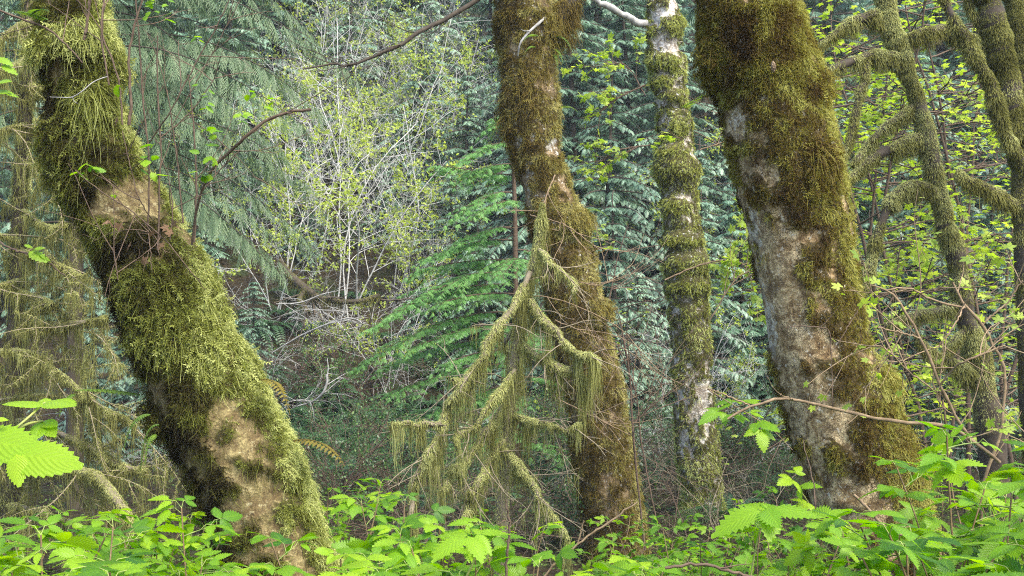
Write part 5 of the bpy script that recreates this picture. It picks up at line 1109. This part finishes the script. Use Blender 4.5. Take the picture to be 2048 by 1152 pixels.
canes('long_cane', 'long arching tan cane crossing in front of the thick right trunk', [[(2000, 925, 4.4, 4.5), (1945, 881, 4.4, 5), (1895, 853, 4.4, 5.5), (1820, 846, 4.4, 5), (1730, 833, 4.4, 5), (1650, 813, 4.4, 5), (1580, 798, 4.4, 4.5), (1515, 808, 4.4, 4), (1455, 838, 4.4, 3)], [(1500, 812, 4.4, 2.6), (1450, 790, 4.4, 2.4), (1415, 778, 4.4, 2)], [(1590, 799, 4.4, 2), (1575, 795, 4.38, 1.6), (1560, 790, 4.36, 1.2)]], 'twig_tan', 32, 1, (.05, .12), .002, cat='cane')
canes('dead_stick', 'broken tan stick leaning against the foot of the thick right trunk', [[(1708, 990, 5.25, 4), (1740, 1022, 5.2, 4), (1775, 1058, 5.15, 3.6), (1822, 1076, 5.1, 3)]], 'twig_tan', 33, 0, cat='stick')
canes('thin_twig', 'thin forked twig lying against the pale bark of the thick right trunk', [[(1665, 815, 5.15, 1.4), (1663, 720, 5.15, 1.6), (1658, 665, 5.15, 1.8), (1640, 655, 5.12, 1.6), (1600, 652, 5.1, 1.4), (1570, 655, 5.1, 1.0)], [(1668, 700, 5.15, 1.4), (1690, 665, 5.15, 1.2), (1715, 620, 5.2, 1)], [(1640, 655, 5.12, 1.2), (1660, 635, 5.12, 1.0), (1675, 618, 5.12, .8)]], 'twig_brown', 34, 0, cat='twig')
canes('leaning_twig', 'slim brown twig running up the left edge of the thick right trunk foot', [[(1560, 1085, 4.9, 2), (1600, 1060, 4.95, 2.4), (1630, 1030, 5, 2.6), (1625, 960, 5.1, 2), (1610, 900, 5.15, 1.6), (1608, 880, 5.2, 1.2)]], 'twig_brown', 35, 1, (.05, .15), .002, cat='twig')
canes('fallen_cane', 'brown cane lying low across the bottom leaves left of the right trunk', [[(1330, 1136, 2.9, 4), (1400, 1128, 2.9, 4.5), (1450, 1140, 2.9, 4.5), (1520, 1158, 2.9, 4)]], 'twig_brown', 36, 1, (.08, .2), .002, cat='cane')
canes('bare_stick', 'bare forked stick rising from the leaves in front of the middle trunk foot', [[(1080, 1160, 4.6, 3.4), (1130, 1110, 4.6, 3.2), (1180, 1070, 4.6, 3.2), (1230, 1035, 4.6, 3), (1275, 1004, 4.6, 2)], [(1155, 1090, 4.6, 2.4), (1162, 1060, 4.6, 2), (1167, 1040, 4.6, 1.6)], [(1262, 1012, 4.6, 1.4), (1265, 1000, 4.6, 1)]], 'twig_tan', 37, 0, cat='stick')
canes('bare_stick', 'upright red brown stick standing among leaves in the bottom centre', [[(1010, 1160, 3.5, 4), (1016, 1090, 3.5, 4), (1018, 1040, 3.5, 3.5), (1010, 1000, 3.5, 2.6)]], 'twig_brown', 38, 1, (.05, .15), .002, cat='stick')
canes('bare_shrub', 'dark thin leafless shrub just right of the middle trunk', [[(1290, 1100, 9.4, 3), (1275, 960, 9.4, 3), (1265, 850, 9.4, 3), (1258, 740, 9.4, 2.6), (1240, 640, 9.4, 2)], [(1320, 1080, 9.4, 2.4), (1285, 900, 9.4, 2.4), (1270, 780, 9.4, 2), (1235, 690, 9.4, 1.6)], [(1265, 850, 9.4, 2), (1310, 800, 9.4, 1.6), (1330, 740, 9.4, 1.2)]], 'twig_brown', 39, 7, (.4, 1.1), .004)
canes('fine_twigs', 'web of fine drooping bare twigs across the face of the middle trunk', [[(1110, 350, 9.5, 2), (1090, 400, 9.3, 2), (1085, 440, 9.2, 1.6)], [(1060, 430, 9.4, 1.6), (1130, 450, 9.2, 1.6), (1200, 500, 9.2, 1.2)], [(1040, 590, 9.3, 1.6), (1120, 600, 9.2, 1.6), (1230, 650, 9.2, 1.4), (1280, 700, 9.2, 1)], [(1110, 640, 9.3, 1.6), (1180, 670, 9.2, 1.4), (1240, 690, 9.2, 1)], [(1140, 560, 9.2, 1.6), (1190, 570, 9.2, 1.4), (1230, 560, 9.2, 1)], [(1120, 800, 9.2, 1.6), (1180, 830, 9.1, 1.6), (1260, 870, 9.1, 1.2)]], 'twig_tan', 40, 7, (.3, .9), .0032, cat='twigs')
canes('small_maple', 'small leafing maple twig hanging between the pale alder and the thick right trunk', [[(1330, 560, 10.5, 2.4), (1400, 530, 10.5, 2.4), (1460, 520, 10.5, 2), (1500, 535, 10.5, 1.6)], [(1420, 640, 10.4, 2), (1470, 560, 10.4, 2), (1510, 540, 10.4, 1.4)], [(1400, 300, 10.8, 2), (1460, 280, 10.8, 2), (1490, 270, 10.8, 1.6)]], 'twig_tan', 41, 7, (.3, .8), .004, 4, lsz=.085, cat='twig')
canes('small_maple', 'yellow green leafing twig hanging just right of the upper middle trunk', [[(1290, 170, 10.8, 2.4), (1230, 200, 10.8, 2.4), (1180, 240, 10.8, 1.8)], [(1290, 190, 10.8, 2), (1250, 130, 10.8, 1.6), (1190, 135, 10.8, 1.2)], [(1300, 290, 10.8, 2), (1240, 300, 10.8, 2), (1190, 330, 10.8, 1.4)]], 'twig_brown', 42, 7, (.25, .6), .004, 4, lsz=.075, cat='twig')

# ------------------------------------------------------------------ licorice ferns and a cone on the trunks
def lfern(label, fr, mat, seed, group='licorice ferns on the trunks'):
    g = np.random.default_rng(seed); P0 = P(*fr[0][:3]); t = thing('licorice_fern', label, 'fern', P0, group); A = Acc()
    for px, py, D, tx, ty, dD in fr:
        p = P(px, py, D); q = P(tx, ty, D+dD); v = q-p; L = math.hypot(v[0], v[1]); rise = .25
        fern_frond(A, p, math.atan2(v[1], v[0]), L*1.15, rise, rise-v[2]/L, g, g.uniform(.35, .75), .30, 15, 1.0, -.7)
    A.build('fronds', M[mat], t); return t
lfern('golden old fern frond on the sunny right edge of the leaning trunk', [(522, 760, 5.35, 588, 820, -.1)], 'fern_old', 1)
lfern('long yellowing fern frond arching low right of the leaning trunk', [(586, 882, 5.4, 690, 925, -.1)], 'fern_old', 2)
lfern('bright green fern fronds under the left side of the leaning trunk', [(300, 830, 5.2, 235, 892, -.1), (312, 870, 5.2, 282, 925, -.1), (318, 850, 5.2, 262, 930, -.05)], 'fern_fresh', 3)
lfern('dark green fern fronds left of the leaning trunk below hanging moss', [(280, 790, 5.5, 165, 782, -.2), (150, 790, 5.4, 112, 830, -.1)], 'fern_fresh', 4)
lfern('fern fronds beside the forked top of the middle trunk', [(1104, 100, 9.9, 1130, 122, -.1), (1110, 75, 9.9, 1146, 95, -.1), (1106, 110, 9.9, 1118, 130, -.1)], 'fern_fresh', 5)
lfern('single fern frond halfway up the right edge of the middle trunk', [(1118, 215, 9.9, 1155, 222, -.1)], 'fern_fresh', 6)
lfern('pair of fern fronds on the right edge of the middle trunk beside its moss shoulder', [(1172, 420, 9.9, 1218, 434, -.1), (1180, 462, 9.9, 1216, 486, -.1)], 'fern_fresh', 7)
lfern('small fern frond on the top right edge of the thick right trunk', [(1600, 60, 5.75, 1640, 78, -.1)], 'fern_fresh', 8)
lfern('small fern frond between pale alder and the thick right trunk', [(1364, 215, 12.3, 1408, 186, -.2)], 'fern_fresh', 9)
lfern('tiny pale fern on the mossy face of the middle trunk top', [(1075, 72, 9.35, 1046, 80, -.1), (1070, 95, 9.35, 1050, 102, -.1)], 'fern_fresh', 10)
lfern('small ferns on the mossy top of the leaning trunk at upper left', [(95, 40, 4.9, 30, 24, -.1), (60, 30, 4.9, 95, 22, -.1)], 'fern_fresh', 11)
cA = Acc(); cn = thing('conifer_cone', 'tiny brown cone caught in moss near the top of the thick right trunk', 'cone', P(1546, 122, 5.02)); b = P(1546, 122, 5.02)
tube(cA, np.array([b+[0, 0, .0], b+[.001, 0, -.012], b+[.002, 0, -.03], b+[.003, 0, -.045], b+[.003, 0, -.052]]), [.003, .010, .012, .008, .002], 10, .4)
for k in range(26):
    z = -.006-.042*k/26; aa = k*2.4; rr_ = .011*math.sin(math.pi*(k+3)/30)+.003; d = np.array([math.cos(aa), math.sin(aa), -.6]); scatter(cA, LEAF, (b+[.002+rr_*d[0]*.8, rr_*d[1]*.8, z])[None], d[None], np.array([[0, 0, 1.]]), np.array([.011]), np.array([.6]))
cA.build('scales', M['twig_tan'], cn)

# ------------------------------------------------------------------ low ground cover and litter on the forest floor
A = Acc(); n = 42000
y = 3.0+rng.uniform(0, 1, n)**.7*19; x = rng.uniform(-.56, .56, n)*y; z = ground_z(x, y); q = np.stack([x, y, z+rng.uniform(0, .16, n)*fbm(np.stack([x, y, 0*x], -1)*.9, 3, 8)*1.6], -1)
scatter(A, LEAF, q, rng.normal(0, 1, (n, 3))*[1, 1, .25], rng.normal(0, .35, (n, 3))+[0, 0, 1], rng.uniform(.025, .075, n), np.clip(rng.normal(.55, .28, n), 0, 1))
n = 4500; y = rng.uniform(18.5, 34, n); x = rng.uniform(-.3, .5, n)*y; q = np.stack([x, y, ground_z(x, y)+rng.uniform(0, .12, n)], -1)
scatter(A, LEAF, q, rng.normal(0, 1, (n, 3))*[1, 1, .3], rng.normal(0, .5, (n, 3))+[0, 0, 1], rng.uniform(.06, .14, n), np.clip(rng.normal(.22, .25, n), 0, 1))
gc = A.build('ground_cover', M['litter']); gc['kind'] = 'stuff'

# ------------------------------------------------------------------ labels of the copies
def zone(px):
    for lim, ph in ((60, 'at the far left edge'), (240, 'left of the leaning trunk'), (480, 'around the leaning trunk'), (640, 'just right of the leaning trunk'), (840, 'left of the young green hemlock'), (1000, 'beside the young green hemlock'),
                    (1130, 'left of the middle trunk'), (1290, 'just right of the middle trunk'), (1370, 'around the pale alder'), (1500, 'between pale alder and thick trunk'), (1720, 'around the thick right trunk'), (1850, 'just right of the thick trunk'), (1960, 'around the arching mossy maple')):
        if px < lim: return ph
    return 'at the right edge'
DESC = {'cedar': ('blue green cedar on the slope', 'cedars and hemlocks on the hillside'), 'hemlock': ('fine needled hemlock on the slope', 'cedars and hemlocks on the hillside'), 'vine': ('white stemmed shrub with yellow leaves', 'white stemmed shrubs on the slope'),
        'bare': ('grey leafless twiggy bush', 'leafless bushes on the bank'), 'leafy': ('small leaved green shrub', 'green shrubs on the slope'), 'fern': ('green sword fern', 'sword ferns on the slope'), 'deadfern': ('brown dead fern', 'dead ferns on the bank'),
        'sapling': ('yellow green leafed maple sapling', 'maple saplings with fresh leaves'), 'salmonberry': ('bright salmonberry bush', 'salmonberry bushes along the bottom'), 'brownbush': ('low brown leafless bush', 'leafless bushes on the forest floor'), 'young': ('low young salmonberry plant', 'young salmonberry plants on the forest floor')}
bins = {}
for o, k, px, D, s in PLACED: bins.setdefault((k, zone(px)), []).append((D, px, o))
ORD = ['nearest', 'second nearest', 'third nearest', 'fourth nearest', 'fifth nearest', 'sixth nearest', 'seventh nearest', 'eighth nearest', 'ninth nearest', 'tenth nearest', 'eleventh nearest', 'twelfth nearest', 'thirteenth nearest', 'fourteenth nearest', 'fifteenth nearest', 'sixteenth nearest']
for (k, zn), lst in bins.items():
    lst.sort(key=lambda q: q[0])
    for i, (D, px, o) in enumerate(lst):
        o['label'] = (DESC[k][0]+' '+zn) if len(lst) == 1 else (ORD[min(i, 15)]+' '+DESC[k][0]+' '+zn)
        o['group'] = DESC[k][1]
# kinds never placed are dropped
for K in (KW, KC, KH, KV, KB, KL, KF, KD, KS, KSB, KSS):
    for i, r in enumerate(K.p):
        if i not in K.used:
            for ch in list(r.children): bpy.data.objects.remove(ch)
            bpy.data.objects.remove(r)
